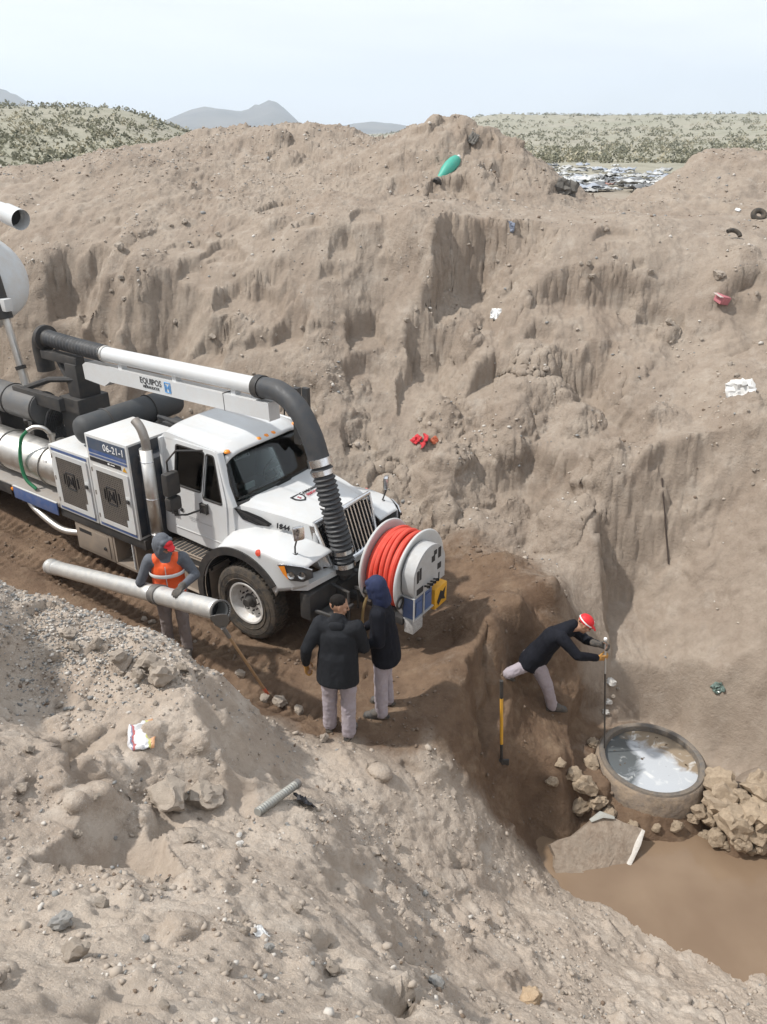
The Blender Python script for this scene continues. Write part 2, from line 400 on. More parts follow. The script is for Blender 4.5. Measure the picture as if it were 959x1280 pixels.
def far_height(x, y):
    """desert beyond the pit: brush hills left and right, mountains far behind"""
    p = np.stack([x, y, 0 * x], 1)
    d = np.hypot(x, y); th = np.arctan2(x, np.maximum(y, 1e-3))
    z = 3.85 + 0.5 * fbm(p / 23.0, 3) + 0 * d
    def sm(t): t = np.clip(t, 0, 1); return t * t * (3 - 2 * t)
    thd = np.degrees(th)
    left = sm((-9.0 - thd) / 9.0)
    z = z + left * (sm((d - 34) / 110) * 5.6) * (1 + .16 * fbm(p / 60 + 5, 3)) * (y > 0)
    right = sm((thd + 2) / 10) * sm((46 - thd) / 18)
    z = z + right * sm((d - 110) / 330) * 9.5 * (1 + .25 * fbm(p / 90 + 9, 3)) * (y > 0)
    z = z + sm((d - 60) / 250) * 1.6 * fbm(p / 40 + 3, 3)
    def mtn(th0, w, h, dd, sharp=1.0, seed=0):
        t = np.abs(thd - th0) / w
        prof = np.clip(1 - t ** sharp, 0, None)
        rad = np.clip(1 - np.abs(d - dd) / (dd * .22), 0, None)
        return h * prof * sm(rad) * (1 + .35 * fbm(p / 150.0 + seed, 4))
    m = mtn(-8.3, 2.6, 96, 2300, 1.0, 1) * .75
    m = np.maximum(m, mtn(-11.0, 4.6, 66, 2300, 1.5, 2) * .95)
    m = np.maximum(m, mtn(-7.2, 2.4, 84, 2300, 1.2, 5) * .9)
    m = np.maximum(m, mtn(-24.5, 3.4, 95, 2350, 3.5, 3))
    m = np.maximum(m, mtn(-.8, 3.6, 27, 2300, 2.0, 4))
    m = np.maximum(m, mtn(9, 14, 12, 2500, 1.5, 4))
    return z + m

def axis(knots):
    """knots: (start, step at start); step varies linearly; built until the last knot"""
    out = [knots[0][0]]
    while out[-1] < knots[-1][0]:
        x = out[-1]
        out.append(x + np.interp(x, [k[0] for k in knots], [k[1] for k in knots]))
    return np.array(out)
def grow(start, step, ratio, end):
    out, s, x = [], step, start
    while x < end:
        x += s; s *= ratio; out.append(x)
    return np.array(out)
xs_in = axis([(-9.5, .06), (-6, .03), (-3.2, .019), (3.4, .019), (5.5, .026), (9, .06)])
xs = np.concatenate([-grow(9.5, .09, 1.075, 3200)[::-1], xs_in, grow(xs_in[-1], .09, 1.075, 3200)])
ys_in = axis([(-.5, .08), (1.2, .03), (1.8, .016), (5.5, .018), (8, .026), (13, .032), (17, .04), (21, .07), (26, .14)])
ys = np.concatenate([-grow(.5, .15, 1.12, 60)[::-1], ys_in, grow(ys_in[-1], .18, 1.024, 3200)])
NX, NY = len(xs), len(ys)
GX, GY = np.meshgrid(xs, ys)
gx, gy = GX.ravel(), GY.ravel()
near = (np.abs(gx) < 34) & (gy > -22) & (gy < 46)
zz = np.zeros(len(gx)); wet = np.zeros(len(gx)); rough = np.full(len(gx), .5)
core = (np.abs(gx) < 18) & (gy > -11) & (gy < 25)      # wholly shaped by the control points
zf = np.zeros(len(gx)); zf[~core] = far_height(gx[~core], gy[~core])
# the control surface is solved on every third grid line and interpolated between
ix = np.where(np.abs(xs) < 36)[0]; iy = np.where((ys > -24) & (ys < 48))[0]
cxs, cys = np.unique(np.r_[xs[ix][::3], xs[ix][-1]]), np.unique(np.r_[ys[iy][::3], ys[iy][-1]])
QX, QY = np.meshgrid(cxs, cys)
Q = rbf(np.stack([QX.ravel(), QY.ravel()], 1)).reshape(len(cys), len(cxs), 3)
def lin(a_, t):
    i = np.clip(np.searchsorted(a_, t) - 1, 0, len(a_) - 2); return i, np.clip((t - a_[i]) / (a_[i + 1] - a_[i]), 0, 1)
i0, w0 = lin(cxs, xs); Qx = Q[:, i0] * (1 - w0)[None, :, None] + Q[:, i0 + 1] * w0[None, :, None]
j0, v0 = lin(cys, ys); Qf = (Qx[j0] * (1 - v0)[:, None, None] + Qx[j0 + 1] * v0[:, None, None]).reshape(-1, 3)
q = Qf[near]; del Qx, Qf
wgt = np.clip((np.maximum(np.abs(gx[near]) / 30, np.where(gy[near] > 0, gy[near] / 42, -gy[near] / 19)) - .62) / .38, 0, 1); wgt = wgt * wgt * (3 - 2 * wgt)
zz[:] = zf; zz[near] = q[:, 0] * (1 - wgt) + zf[near] * wgt
wet[near] = np.clip(q[:, 1], 0, 1.2); rough[near] = np.clip(q[:, 2], .05, 1.0)
lap('rbf')
P = np.stack([gx, gy, zz], 1)
def normals(P):
    G = P.reshape(NY, NX, 3)
    dx = np.gradient(G, axis=1); dy = np.gradient(G, axis=0)
    n = np.cross(dx, dy).reshape(-1, 3)
    return n / np.maximum(np.linalg.norm(n, axis=1), 1e-9)[:, None]
# slumps and scoops cut into the banks: a talus floor with steep walls and a sharp rim
SCOOPS = [  # pixel of the lower front edge, forward distance, half width, run of the floor, floor slope, left / back / right wall slope
    (588, 445, 14.1, .62, 1.75, .45, 4.5, 2.6, 1.1), (535, 556, 12.8, .55, 1.9, .42, 4.5, 2.6, 1.2), (700, 552, 12.2, 1.15, 1.3, .30, 4.0, 2.6, 1.4),
    (845, 705, 9.6, .30, 1.15, .25, 5.0, 3.0, 1.4), (800, 852, 8.9, .42, 1.35, .35, 4.5, 2.4, 1.2), (305, 408, 14.8, .70, .95, .35, 4, 3.2, 1.6),
    (232, 405, 14.95, .42, .7, .4, 4, 3.2, 1.8), (75, 408, 16.0, .62, .8, .35, 4, 3.2, 1.8), (735, 428, 13.75, 1.45, .95, .5, 3.5, 2.2, 1.2),
    (625, 640, 11.7, .75, .42, .55, 3.5, 2.6, 1.5), (900, 415, 13.6, .8, .45, .6, 3.0, 3.0, 1.5), (458, 276, 16.5, .28, .5, .2, 3.5, 3, 2),
    (400, 440, 14.3, .45, .5, .7, 3.5, 3, 1.6), (150, 395, 15.3, .35, .5, .75, 3.5, 3, 1.8), (672, 330, 15.0, .35, .7, .8, 4, 2.6, 1.3), (800, 330, 14.9, .55, .5, .8, 3.5, 2.6, 1.3),
    (900, 620, 9.55, .45, .45, .9, 3.5, 2.8, 1.4), (175, 1050, 3.85, .16, .20, .3, 2.2, 2.0, 1.4), (560, 640, 11.6, .4, .6, .6, 3, 3, 1.6), (500, 640, 11.8, .35, .5, .6, 3, 3, 1.6),
    (640, 905, 7.45, .45, .45, .35, 3.5, 3, 2.0), (560, 250, 18.0, .5, .6, .25, 2.5, 2.0, 1.2), (870, 262, 17.8, .7, .8, .3, 3, 2.2, 1.2), (420, 235, 18.6, .6, .7, .3, 3, 2, 1.2),
    (340, 250, 18.3, .5, .6, .35, 3, 2.4, 1.4), (600, 200, 19.0, .4, .6, .4, 2.5, 2, 1.2)]
Z2 = P[:, 2].reshape(NY, NX).copy(); R2 = rough.reshape(NY, NX)
ja, jb = np.searchsorted(ys, [1.0, 26.0]); ia_, ib_ = np.searchsorted(xs, [-12.0, 12.0])
wq = np.stack([GX[ja:jb, ia_:ib_].ravel(), GY[ja:jb, ia_:ib_].ravel(), 0 * GX[ja:jb, ia_:ib_].ravel()], 1)
WX = np.zeros((NY, NX), np.float32); WY = np.zeros((NY, NX), np.float32)
WX[ja:jb, ia_:ib_] = (.40 * fbm(wq * 1.1 + 5, 5, .62)).reshape(jb - ja, ib_ - ia_); WY[ja:jb, ia_:ib_] = (.46 * fbm(wq * 1.1 + 25, 5, .62)).reshape(jb - ja, ib_ - ia_)
def window(x_, y_, r_):
    j = np.searchsorted(ys, [y_ - r_, y_ + r_]); i = np.searchsorted(xs, [x_ - r_, x_ + r_]); return slice(j[0], j[1]), slice(i[0], i[1])
def scoop(c_, hw_, ln_, sl_, wl_, wb_, wr_, rot=0.0):
    w_ = window(c_[0], c_[1] + ln_ / 2, max(hw_, ln_) * 1.2 + 1.3)
    k_ = min(1, 1.6 * min(hw_, ln_))
    x0_ = GX[w_] + WX[w_] * k_ - c_[0]; y0_ = GY[w_] + WY[w_] * k_ - c_[1]
    x_ = x0_ * math.cos(rot) + y0_ * math.sin(rot); y_ = -x0_ * math.sin(rot) + y0_ * math.cos(rot)
    taper = hw_ * (1 - .45 * np.clip(y_ / ln_, 0, 1) ** 2)
    lat = np.maximum(np.maximum(0, -taper - x_) * wl_, np.maximum(0, x_ - taper) * wr_)
    wall = np.hypot(lat, np.maximum(0, y_ - ln_) * wb_)
    zb = c_[2] + sl_ * np.clip(y_, -1, None) + wall
    m_ = (zb < Z2[w_]) & (y_ > -.6)
    Z2[w_] = np.where(m_, zb, Z2[w_]); R2[w_] = np.where(m_, np.minimum(R2[w_], .15 + .25 * (wall > .15)), R2[w_])
def mound(c_, r_, h_, slope=.75):
    w_ = window(c_[0], c_[1], r_ + .4)
    d_ = np.hypot(GX[w_] + WX[w_] * .5 - c_[0], GY[w_] + WY[w_] * .5 - c_[1])
    k_ = np.clip(1 - d_ / r_, 0, 1)
    Z2[w_] += h_ * np.minimum(k_ * 1.25, 1 - (1 - k_) ** 3 * .0) * .9; R2[w_] = np.where(k_ > 0, np.maximum(R2[w_], .8), R2[w_])
for q_ in SCOOPS: scoop(at_y(*q_[:3]), *q_[3:])
rsc = np.random.default_rng(12)
N0 = normals(P); cand_ = np.where((gy > 10.6) & (gy < 23) & (np.abs(gx) < 11) & (N0[:, 2] < .93))[0]
lanex = (gx + 1.19) * math.cos(R(-35)) + (gy - 9.517) * math.sin(R(-35)); laney = -(gx + 1.19) * math.sin(R(-35)) + (gy - 9.517) * math.cos(R(-35))
cand_ = cand_[(laney[cand_] > 2.3)]
for q_ in rsc.choice(cand_, 95):
    hw_ = rsc.uniform(.10, .42); st_ = 1 - N0[q_, 2]
    rot_ = float(np.clip(math.atan2(N0[q_, 0], -N0[q_, 1]), -1.0, 1.0))
    scoop((P[q_, 0], P[q_, 1], P[q_, 2] - .02), hw_, hw_ * rsc.uniform(.5, 1.5), rsc.uniform(.1, .5), 3.5, rsc.uniform(2, 3.2), rsc.uniform(1.3, 2.5), rot_)
for q_ in rsc.choice(cand_, 60): mound((P[q_, 0], P[q_, 1] - .1, Z2.ravel()[q_]), rsc.uniform(.2, .55), rsc.uniform(.08, .28), rsc.uniform(.6, .9))
for px_, py_, d_, r_, h_ in [(650, 505, 13.1, .6, .45), (690, 480, 13.4, .5, .4), (640, 535, 12.65, .45, .3), (720, 520, 12.8, .5, .3), (560, 605, 12.1, .6, .35), (600, 680, 11.1, .7, .3), (700, 645, 10.9, .5, .3), (540, 645, 11.65, .6, .3), (480, 612, 12.2, .5, .25), (650, 660, 11.0, .5, .28), (745, 600, 11.2, .5, .3), (500, 680, 11.2, .5, .2), (620, 720, 10.2, .5, .18)]:
    mound(at_y(px_, py_, d_), r_, h_)
# crusted lumps and small slips over the near spoil
cand_ = np.where((gy > 1.8) & (gy < 6.4) & (np.abs(gx) < 4.5) & (wet < .4))[0]
for q_ in rsc.choice(cand_, 90):
    n0 = N0[q_]; rot_ = math.atan2(n0[0], -n0[1])
    scoop((P[q_, 0], P[q_, 1], P[q_, 2] - .01), rsc.uniform(.03, .16), rsc.uniform(.04, .18), rsc.uniform(.1, .45), 2.0, 2.0, 1.4, rot_)
for q_ in rsc.choice(cand_, 120): mound((P[q_, 0], P[q_, 1], Z2.ravel()[q_]), rsc.uniform(.06, .22), rsc.uniform(.02, .09), rsc.uniform(.7, 1.3))
P[:, 2] = Z2.ravel(); rough = R2.ravel()
lap('scoops')
N = normals(P)
det = near & (np.abs(gx + .5) < 11.5) & (gy > .8) & (gy < 27)
pd = P[det].astype(np.float32); nd = N[det]; rd = rough[det]; wd = wet[det]
steep = np.clip((.88 - nd[:, 2]) / .30, 0, 1)
def worley(p, jitter=.9):
    """distance to the nearest of scattered points, and that point's random value"""
    i = np.floor(p).astype(np.int64); f = (p - i).astype(np.float32)
    best = np.full(len(p), 9, np.float32); val = np.zeros(len(p), np.float32)
    for dx in (-1, 0, 1):
        for dy in (-1, 0, 1):
            for dz in (-1, 0, 1):
                h = _perm[(_perm[(_perm[(i[:, 0] + dx) & 255] + i[:, 1] + dy) & 255] + i[:, 2] + dz) & 255]
                g = _g[h]
                d2 = (dx + .5 + g[:, 0] * .5 * jitter - f[:, 0]) ** 2 + (dy + .5 + g[:, 1] * .5 * jitter - f[:, 1]) ** 2 + (dz + .5 + g[:, 2] * .5 * jitter - f[:, 2]) ** 2
                m_ = d2 < best; best[m_] = d2[m_]; val[m_] = h[m_] / 255.0
    return np.sqrt(best), val
# slumped ledges: the face steps in and out along warped levels, with a sharp lip above each hollow
wv = fbm(pd * .55 + 3, 3)
bank = np.clip((pd[:, 1] - 8.5) / 2.5, 0, 1)
big = fbm(pd * .9 + 23, 8, .55)
lev = pd[:, 2] * 1.15 + wv * 2.4 + big * .9
saw = lev - np.floor(lev)
saw = np.where(saw < .88, saw / .88, (1 - saw) / .12)
disp = steep * bank * .15 * (saw - .5) * np.clip(.2 + 2.2 * wv, .0, 1.2) * np.clip(rd * 2.2 - .5, 0, 1)
disp += .26 * big * (.12 + .88 * rd)
# vertical flutes: sharp crests between smooth hollows
v = pd * np.array([1.0, 1.0, .20], np.float32)
v[:, 0] += wv * .6; v[:, 1] += big * .5
fl1 = 1 - 2 * np.abs(perlin(v * 1.6 + 11)); fl2 = 1 - 2 * np.abs(perlin(v * 3.9 + 31)); fl3 = 1 - 2 * np.abs(perlin(v * 9.3 + 71))
flm = np.clip(.45 + 1.6 * fbm(pd * .7 + 91, 2), 0, 1)
disp += steep * (.030 * fl1 + flm * (.016 * fl2 + .008 * fl3)) * np.clip(.35 + rd, 0, 1)
# crumbled clods
c2, r2 = worley(pd * 5.0 + 9)
c3, r3 = worley(pd * 12.0 + 19)
m1 = np.clip(fbm(pd * .8 + 77, 3) * 3.4 + .25, 0, 1)
disp += .17 * np.clip(.58 * r2 ** 2 + .10 - c2, 0, 1) * (.05 + rd) * m1
disp += .075 * np.clip(.62 * r3 ** 1.5 + .12 - c3, 0, 1) * (.1 + rd) * (.3 + .7 * m1)
b2 = np.abs(perlin(pd * 11.5 + 57)); b3 = np.abs(perlin(pd * 26 + 33))
disp += (.022 * b2 + .016 * b3) * (.2 + rd)
heap = np.clip((pd[:, 1] - 16.3) / 2, 0, 1)
disp += heap * (.16 * fbm(pd * 1.9 + 61, 5, .62) + .05 * np.clip(.45 - worley(pd * 3.2 + 3)[0], 0, 1))
lap('noise')
# keep the truck lane and the men's stand close to level
lane = np.clip(wd, 0, 1) * np.clip(1 - np.abs(pd[:, 2] + .05) / .35, 0, 1)
disp *= (1 - .78 * lane)
P[det] = pd + nd * disp[:, None]
# tyre tracks: rows of lug prints along the lane
TA = R(-35); TO = np.array([-1.19, 9.517])
lx = (P[:, 0] - TO[0]) * math.cos(TA) + (P[:, 1] - TO[1]) * math.sin(TA)
ly = -(P[:, 0] - TO[0]) * math.sin(TA) + (P[:, 1] - TO[1]) * math.cos(TA)
onlane = (np.abs(P[:, 2]) < .5) & (lx < 1.9) & (lx > -14) & near
for yc in (-1.55, -1.95, -1.0, 1.0):
    w = np.clip(1 - np.abs(ly - yc) / .22, 0, 1) * onlane
    fade = np.clip(fbm(np.stack([lx * .5, ly * 0 + yc * 3, 0 * lx], 1), 2) * 3 + .75, 0, 1)
    P[:, 2] -= (np.minimum(w * 3, 1) * .035 + np.minimum(w * 2.2, 1) * .045 * (np.sin(lx * 2 * math.pi / .17 + np.sign(ly - yc) * 1.2 + np.abs(ly - yc) * 9) > 0.1)) * fade
# wheels sit in shallow ruts
for wx, wy in ((0, -1.0), (0, 1.0)):
    dd = ((lx - wx) / .55) ** 2 + ((ly - wy) / .3) ** 2
    m_ = (dd < 1.6) & near
    P[m_, 2] = np.minimum(P[m_, 2], -.135 + .06 * np.clip(dd[m_] - .8, 0, 1))
# room for the concrete ring
RING = np.array([3.53, 7.72]); RING_Z = -1.45
rr = np.hypot(P[:, 0] - RING[0], P[:, 1] - RING[1])
m_ = (rr < .70) & near; P[m_, 2] = np.minimum(P[m_, 2], -1.98)
m_ = (rr >= .70) & (rr < 1.1) & near; P[m_, 2] = np.where(P[m_, 2] > RING_Z - .06, RING_Z - .06 + np.clip(rr[m_] - .80, 0, 1) * 1.4 * np.clip(P[m_, 2] - RING_Z + .06, 0, 1), P[m_, 2])
apr = (rr >= .60) & (rr < 1.5) & near
na_ = .10 * fbm(np.stack([P[apr, 0], P[apr, 1], 0 * P[apr, 0]], 1) * 3.1, 4, .6)
side_ = np.clip(.5 - (P[apr, 0] - RING[0]) * .25 + (P[apr, 1] - RING[1]) * .55, 0, 1)
lift_ = RING_Z - .30 + .26 * side_ - np.maximum(rr[apr] - .74, 0) * (1.35 - .6 * side_) + na_
P[apr, 2] = np.where(rr[apr] < .69, P[apr, 2], np.maximum(P[apr, 2], np.minimum(lift_, RING_Z - .035)))
# heaped clay to the right of the ring
for hx_, hy_, hh_, hr_ in ((4.45, 7.25, .42, .42), (4.75, 6.95, .30, .40), (4.95, 7.4, .5, .5), (4.35, 6.85, .2, .3)):
    dd = np.hypot(P[:, 0] - hx_, P[:, 1] - hy_) / hr_; m_ = (dd < 1) & near & (rr > .74)
    P[m_, 2] = np.maximum(P[m_, 2], -2.0 + (hh_ + .12) * (1 - dd[m_] ** 2) + .10 * fbm(P[m_] * 4.5, 4, .6))
me = bpy.data.meshes.new('ground')
idx = np.arange(NX * NY).reshape(NY, NX)
quads = np.stack([idx[:-1, :-1], idx[:-1, 1:], idx[1:, 1:], idx[1:, :-1]], -1).reshape(-1, 4)
me.vertices.add(len(P)); me.vertices.foreach_set('co', P.astype(np.float32).ravel())
me.loops.add(quads.size); me.loops.foreach_set('vertex_index', quads.ravel().astype(np.int32))
me.polygons.add(len(quads)); me.polygons.foreach_set('loop_start', np.arange(0, quads.size, 4, dtype=np.int32))
me.polygons.foreach_set('loop_total', np.full(len(quads), 4, dtype=np.int32))
me.polygons.foreach_set('use_smooth', np.ones(len(quads), dtype=bool))
me.update(calc_edges=True)
def attr(me, name, val):
    a = me.attributes.new(name, 'FLOAT', 'POINT'); a.data.foreach_set('value', np.asarray(val, np.float32).ravel())
attr(me, 'wet', wet); attr(me, 'rough', rough)
attr(me, 'pale', np.clip((7.0 - gy) / 1.2, 0, 1) * np.clip((gy + 40) / 5, 0, 1) * (1 - np.clip(wet * 2, 0, 1)))
gdist = np.hypot(gx, gy)
attr(me, 'far', np.clip((gdist - 28) / 14, 0, 1))
attr(me, 'mount', np.clip((gdist - 1200) / 300, 0, 1))

# soil material: pale dry sand, brown damp earth where the cut is fresh, scrub-covered desert far out
m, n, l, b = new_mat('soil')
def node(t, **k):
    x = n.new(t)
    for a, v_ in k.items():
        if a in x.inputs: x.inputs[a].default_value = v_
        else: setattr(x, a, v_)
    return x
def mixc(f, a, c, blend='MIX'):
    x = n.new('ShaderNodeMix'); x.data_type = 'RGBA'; x.blend_type = blend
    for s, v_ in (('Factor', f), ('A', a), ('B', c)):
        if isinstance(v_, bpy.types.NodeSocket): l.new(v_, x.inputs[s])
        else: x.inputs[s].default_value = v_ if s == 'Factor' else (*v_, 1)
    return x.outputs['Result']
def rng_(v_, a, c, lo=0.0, hi=1.0):
    x = n.new('ShaderNodeMapRange'); x.inputs['From Min'].default_value = a; x.inputs['From Max'].default_value = c
    x.inputs['To Min'].default_value = lo; x.inputs['To Max'].default_value = hi
    l.new(v_, x.inputs['Value']); return x.outputs['Result']
def noise_(scale, det=6, r_=.6, vec=None, dist=0.0):
    x = node('ShaderNodeTexNoise', Scale=scale, Detail=det, Roughness=r_, Distortion=dist)
    l.new(vec or tc.outputs['Object'], x.inputs['Vector']); return x.outputs['Fac']
def math_(op, a, c):
    x = n.new('ShaderNodeMath'); x.operation = op
    for i, v_ in enumerate((a, c)):
        if isinstance(v_, bpy.types.NodeSocket): l.new(v_, x.inputs[i])
        else: x.inputs[i].default_value = v_
    return x.outputs[0]
def at_(name):
    x = n.new('ShaderNodeAttribute'); x.attribute_name = name; return x.outputs['Fac']
tc = n.new('ShaderNodeTexCoord')
a_wet, a_far, a_rough, a_mt = at_('wet'), at_('far'), at_('rough'), at_('mount')
dry = mixc(rng_(noise_(.9, 8, .62), .34, .68), (.255, .205, .163), (.335, .283, .232))
dry = mixc(rng_(noise_(7, 8, .7), .42, .75, 0, .55), dry, (.20, .157, .123))
# pale dusty crust in patches, grey gravelly tint on rough parts
dry = mixc(rng_(noise_(2.3, 9, .7), .52, .72, 0, .6), dry, (.41, .362, .31))
grit = rng_(noise_(38, 6, .75), .52, .66, 0, .5)
dry = mixc(math_('MULTIPLY', grit, a_rough), dry, (.175, .147, .125))
dry = mixc(math_('MULTIPLY', rng_(noise_(120, 3, .6), .60, .68, 0, .8), a_rough), dry, (.43, .40, .365))
dry = mixc(at_('pale'), dry, (1.50, 1.54, 1.58), 'MULTIPLY')
damp = mixc(rng_(noise_(1.8, 7, .65), .35, .7), (.118, .076, .050), (.205, .140, .093))
damp = mixc(rng_(noise_(9, 8, .7), .45, .75, 0, .6), damp, (.085, .056, .038))
damp = mixc(rng_(noise_(3.1, 8, .7), .54, .7, 0, .5), damp, (.26, .195, .135))
wf = rng_(math_('ADD', a_wet, math_('MULTIPLY', math_('SUBTRACT', noise_(1.6, 8, .7), .5), 1.3)), .34, .72)
col = mixc(wf, dry, damp)
# distant desert: sand between low scrub
vor = node('ShaderNodeTexVoronoi', Scale=.42); l.new(tc.outputs['Object'], vor.inputs['Vector'])
desert = mixc(rng_(noise_(.05, 6, .6), .35, .65), (.31, .29, .235), (.27, .265, .205))
desert = mixc(rng_(noise_(.35, 7, .7), .5, .62, 0, .8), desert, (.215, .205, .16))
col = mixc(a_far, col, desert)
rock = mixc(rng_(noise_(.01, 8, .7), .4, .6), (.10, .095, .09), (.15, .135, .12))
col = mixc(a_mt, col, rock)
l.new(col, b.inputs['Base Color'])
l.new(rng_(wf, 0, 1, .97, .80), b.inputs['Roughness'])
b.inputs['Specular IOR Level'].default_value = .2
h1 = noise_(16, 10, .72); h2 = noise_(75, 7, .7)
vo = node('ShaderNodeTexVoronoi', Scale=26.0); l.new(tc.outputs['Object'], vo.inputs['Vector'])
hh = math_('ADD', math_('MULTIPLY', h1, .9), math_('MULTIPLY', h2, .35))
hh = math_('ADD', hh, math_('MULTIPLY', math_('MULTIPLY', vo.outputs['Distance'], a_rough), -.35))
bp = node('ShaderNodeBump', Strength=.8, Distance=.035)
l.new(hh, bp.inputs['Height']); l.new(bp.outputs['Normal'], b.inputs['Normal'])
ground = link('ground', me, m)
tag(ground, kind='structure')
bpy.context.view_layer.update()
def ground_at(x, y, top=12.0):
    h = ground.ray_cast(Vector((x, y, top)), Vector((0, 0, -1)))
    if not h[0]:
        return Vector((x, y, float(far_height(np.array([float(x)]), np.array([float(y)]))[0]))), Vector((0, 0, 1))
    return h[1], h[2]
def hit(px, py):
    """where the line of sight through a pixel meets the ground"""
    h = ground.ray_cast(Vector(_c), Vector(ray(px, py)).normalized())
    return h[1], h[2]
lap('terrain')
# ------------------------------------------------------------------ vacuum truck (local: x forward, y left, z up, origin under the front axle)
paint = mat('white_paint', (.55, .57, .585), .32, grime=.30, grime_col=(.50, .43, .35), scale=2.2, coat=.4)
dustw = mat('dusty_white', (.53, .55, .56), .5, grime=.45, grime_col=(.48, .40, .32), scale=2.6)
black = mat('black_plastic', (.018, .019, .021), .55, grime=.35, grime_col=(.16, .13, .10), scale=4)
blackm = mat('black_metal', (.022, .024, .027), .5, metal=.0, grime=.4, grime_col=(.14, .115, .09), scale=3)
rubber = mat('tyre_rubber', (.026, .026, .026), .85, grime=.7, grime_col=(.19, .145, .10), scale=5, bump=.3)
hoserub = mat('hose_rubber', (.03, .034, .04), .5, grime=.3, grime_col=(.15, .13, .11), scale=5)
chrome = mat('chrome', (.75, .76, .78), .12, metal=1.0, grime=.25, grime_col=(.4, .35, .3), scale=6)
steel = mat('brushed_steel', (.62, .61, .59), .34, metal=1.0, grime=.35, grime_col=(.42, .37, .31), scale=3)
galv = mat('aluminium_tube', (.60, .61, .61), .42, metal=.75, grime=.6, grime_col=(.52, .47, .40), scale=5, bump=.1)
rimm = mat('rim_paint', (.62, .62, .61), .45, metal=.2, grime=.5, grime_col=(.38, .31, .24), scale=9)
blue = mat('blue_stripe', (.035, .085, .24), .5, grime=.3, grime_col=(.35, .30, .25), scale=5)
navyblk = mat('dark_panel', (.02, .03, .045), .5, grime=.25, scale=3)
tanbox = mat('dusty_toolbox', (.21, .175, .145), .6, grime=.6, grime_col=(.33, .26, .19), scale=4)
amber = mat('amber_lens', (.85, .28, .03), .25)
redlens = mat('red_lens', (.55, .07, .04), .25)
redhose = mat('red_hose', (.62, .052, .030), .38, grime=.22, grime_col=(.45, .25, .17), scale=7)
yellow = mat('yellow_paint', (.70, .36, .02), .45, grime=.3, grime_col=(.35, .25, .12), scale=9)
greyp = mat('grey_panel', (.40, .41, .42), .45, grime=.35, scale=5)
bluep = mat('blue_panel', (.05, .10, .24), .45, grime=.3, scale=8)
greenh = mat('green_hose', (.02, .17, .075), .45)
dark = mat('dark_void', (.012, .012, .013), .8)
seatm = mat('seat_fabric', (.10, .095, .09), .9)
teal = mat('teal_papers', (.15, .42, .42), .7)
paperm = mat('paper', (.75, .75, .73), .7)
meshm = mat('grille_mesh', (.09, .08, .072), .6, grime=.5, grime_col=(.24, .20, .16), scale=8)
ink = mat('black_print', (.02, .02, .022), .6)
wprint = mat('white_print', (.78, .78, .78), .6)
rprint = mat('red_print', (.40, .06, .08), .6)
bprint = mat('blue_print', (.10, .30, .60), .6)
silver = mat('silver_lens', (.5, .5, .5), .1, metal=.9)
def glass_mat():
    m, n, l, b = new_mat('tinted_glass')
    b.inputs['Base Color'].default_value = (.42, .50, .50, 1); b.inputs['Roughness'].default_value = .03
    b.inputs['Transmission Weight'].default_value = 1.0; b.inputs['IOR'].default_value = 1.03
    gl = n.new('ShaderNodeBsdfGlossy'); gl.inputs['Roughness'].default_value = .04
    fr = n.new('ShaderNodeFresnel'); fr.inputs['IOR'].default_value = 1.5
    mx = n.new('ShaderNodeMixShader'); l.new(fr.outputs[0], mx.inputs[0]); l.new(b.outputs[0], mx.inputs[1]); l.new(gl.outputs[0], mx.inputs[2])
    l.new(mx.outputs[0], n['Material Output'].inputs['Surface'])
    MATS['glass'] = m; return m
glass = glass_mat()

truck = empty('vacuum_truck', (-1.19, 9.517, -.12), R(-35))
tag(truck, 'white sewer vacuum truck with bent black suction hose and front hose reel', 'truck')
T = truck
def text(name, body, m, parent, size, M, extrude=.002):
    """flat lettering turned into a mesh"""
    cu = bpy.data.curves.new(name, 'FONT'); cu.body = body; cu.size = size; cu.extrude = extrude
    cu.align_x = 'CENTER'; cu.align_y = 'CENTER'; cu.resolution_u = 2
    to = bpy.data.objects.new(name + '_tmp', cu); COL.objects.link(to)
    dg = bpy.context.evaluated_depsgraph_get(); dg.update()
    me = bpy.data.meshes.new_from_object(to.evaluated_get(dg)); bpy.data.objects.remove(to); bpy.data.curves.remove(cu)
    me.transform(M); o = link(name, me, m, parent); return o
def frame_mat(o, xdir, zup):
    """matrix whose text reading direction is xdir and whose text up is zup"""
    x = Vector(xdir).normalized(); y = Vector(zup); y = (y - x * y.dot(x)).normalized(); z = x.cross(y)
    return Matrix(((x.x, y.x, z.x, o[0]), (x.y, y.y, z.y, o[1]), (x.z, y.z, z.z, o[2]), (0, 0, 0, 1)))
def side_y(z, base=.88, top=.765):
    return base if z < 1.72 else base + (top - base) * (z - 1.72) / (2.42 - 1.72)
def round_poly(poly, r=.05, n=4):
    out = []
    k = len(poly)
    for i in range(k):
        p0, p1, p2 = (Vector(poly[(i + j) % k]) for j in (-1, 0, 1))
        a = (p0 - p1); c = (p2 - p1); rr_ = min(r, a.length * .45, c.length * .45)
        s, e = p1 + a.normalized() * rr_, p1 + c.normalized() * rr_
        for t in range(n + 1):
            u = t / n; out.append(tuple((1 - u) ** 2 * s + 2 * u * (1 - u) * p1 + u * u * e))
    return out
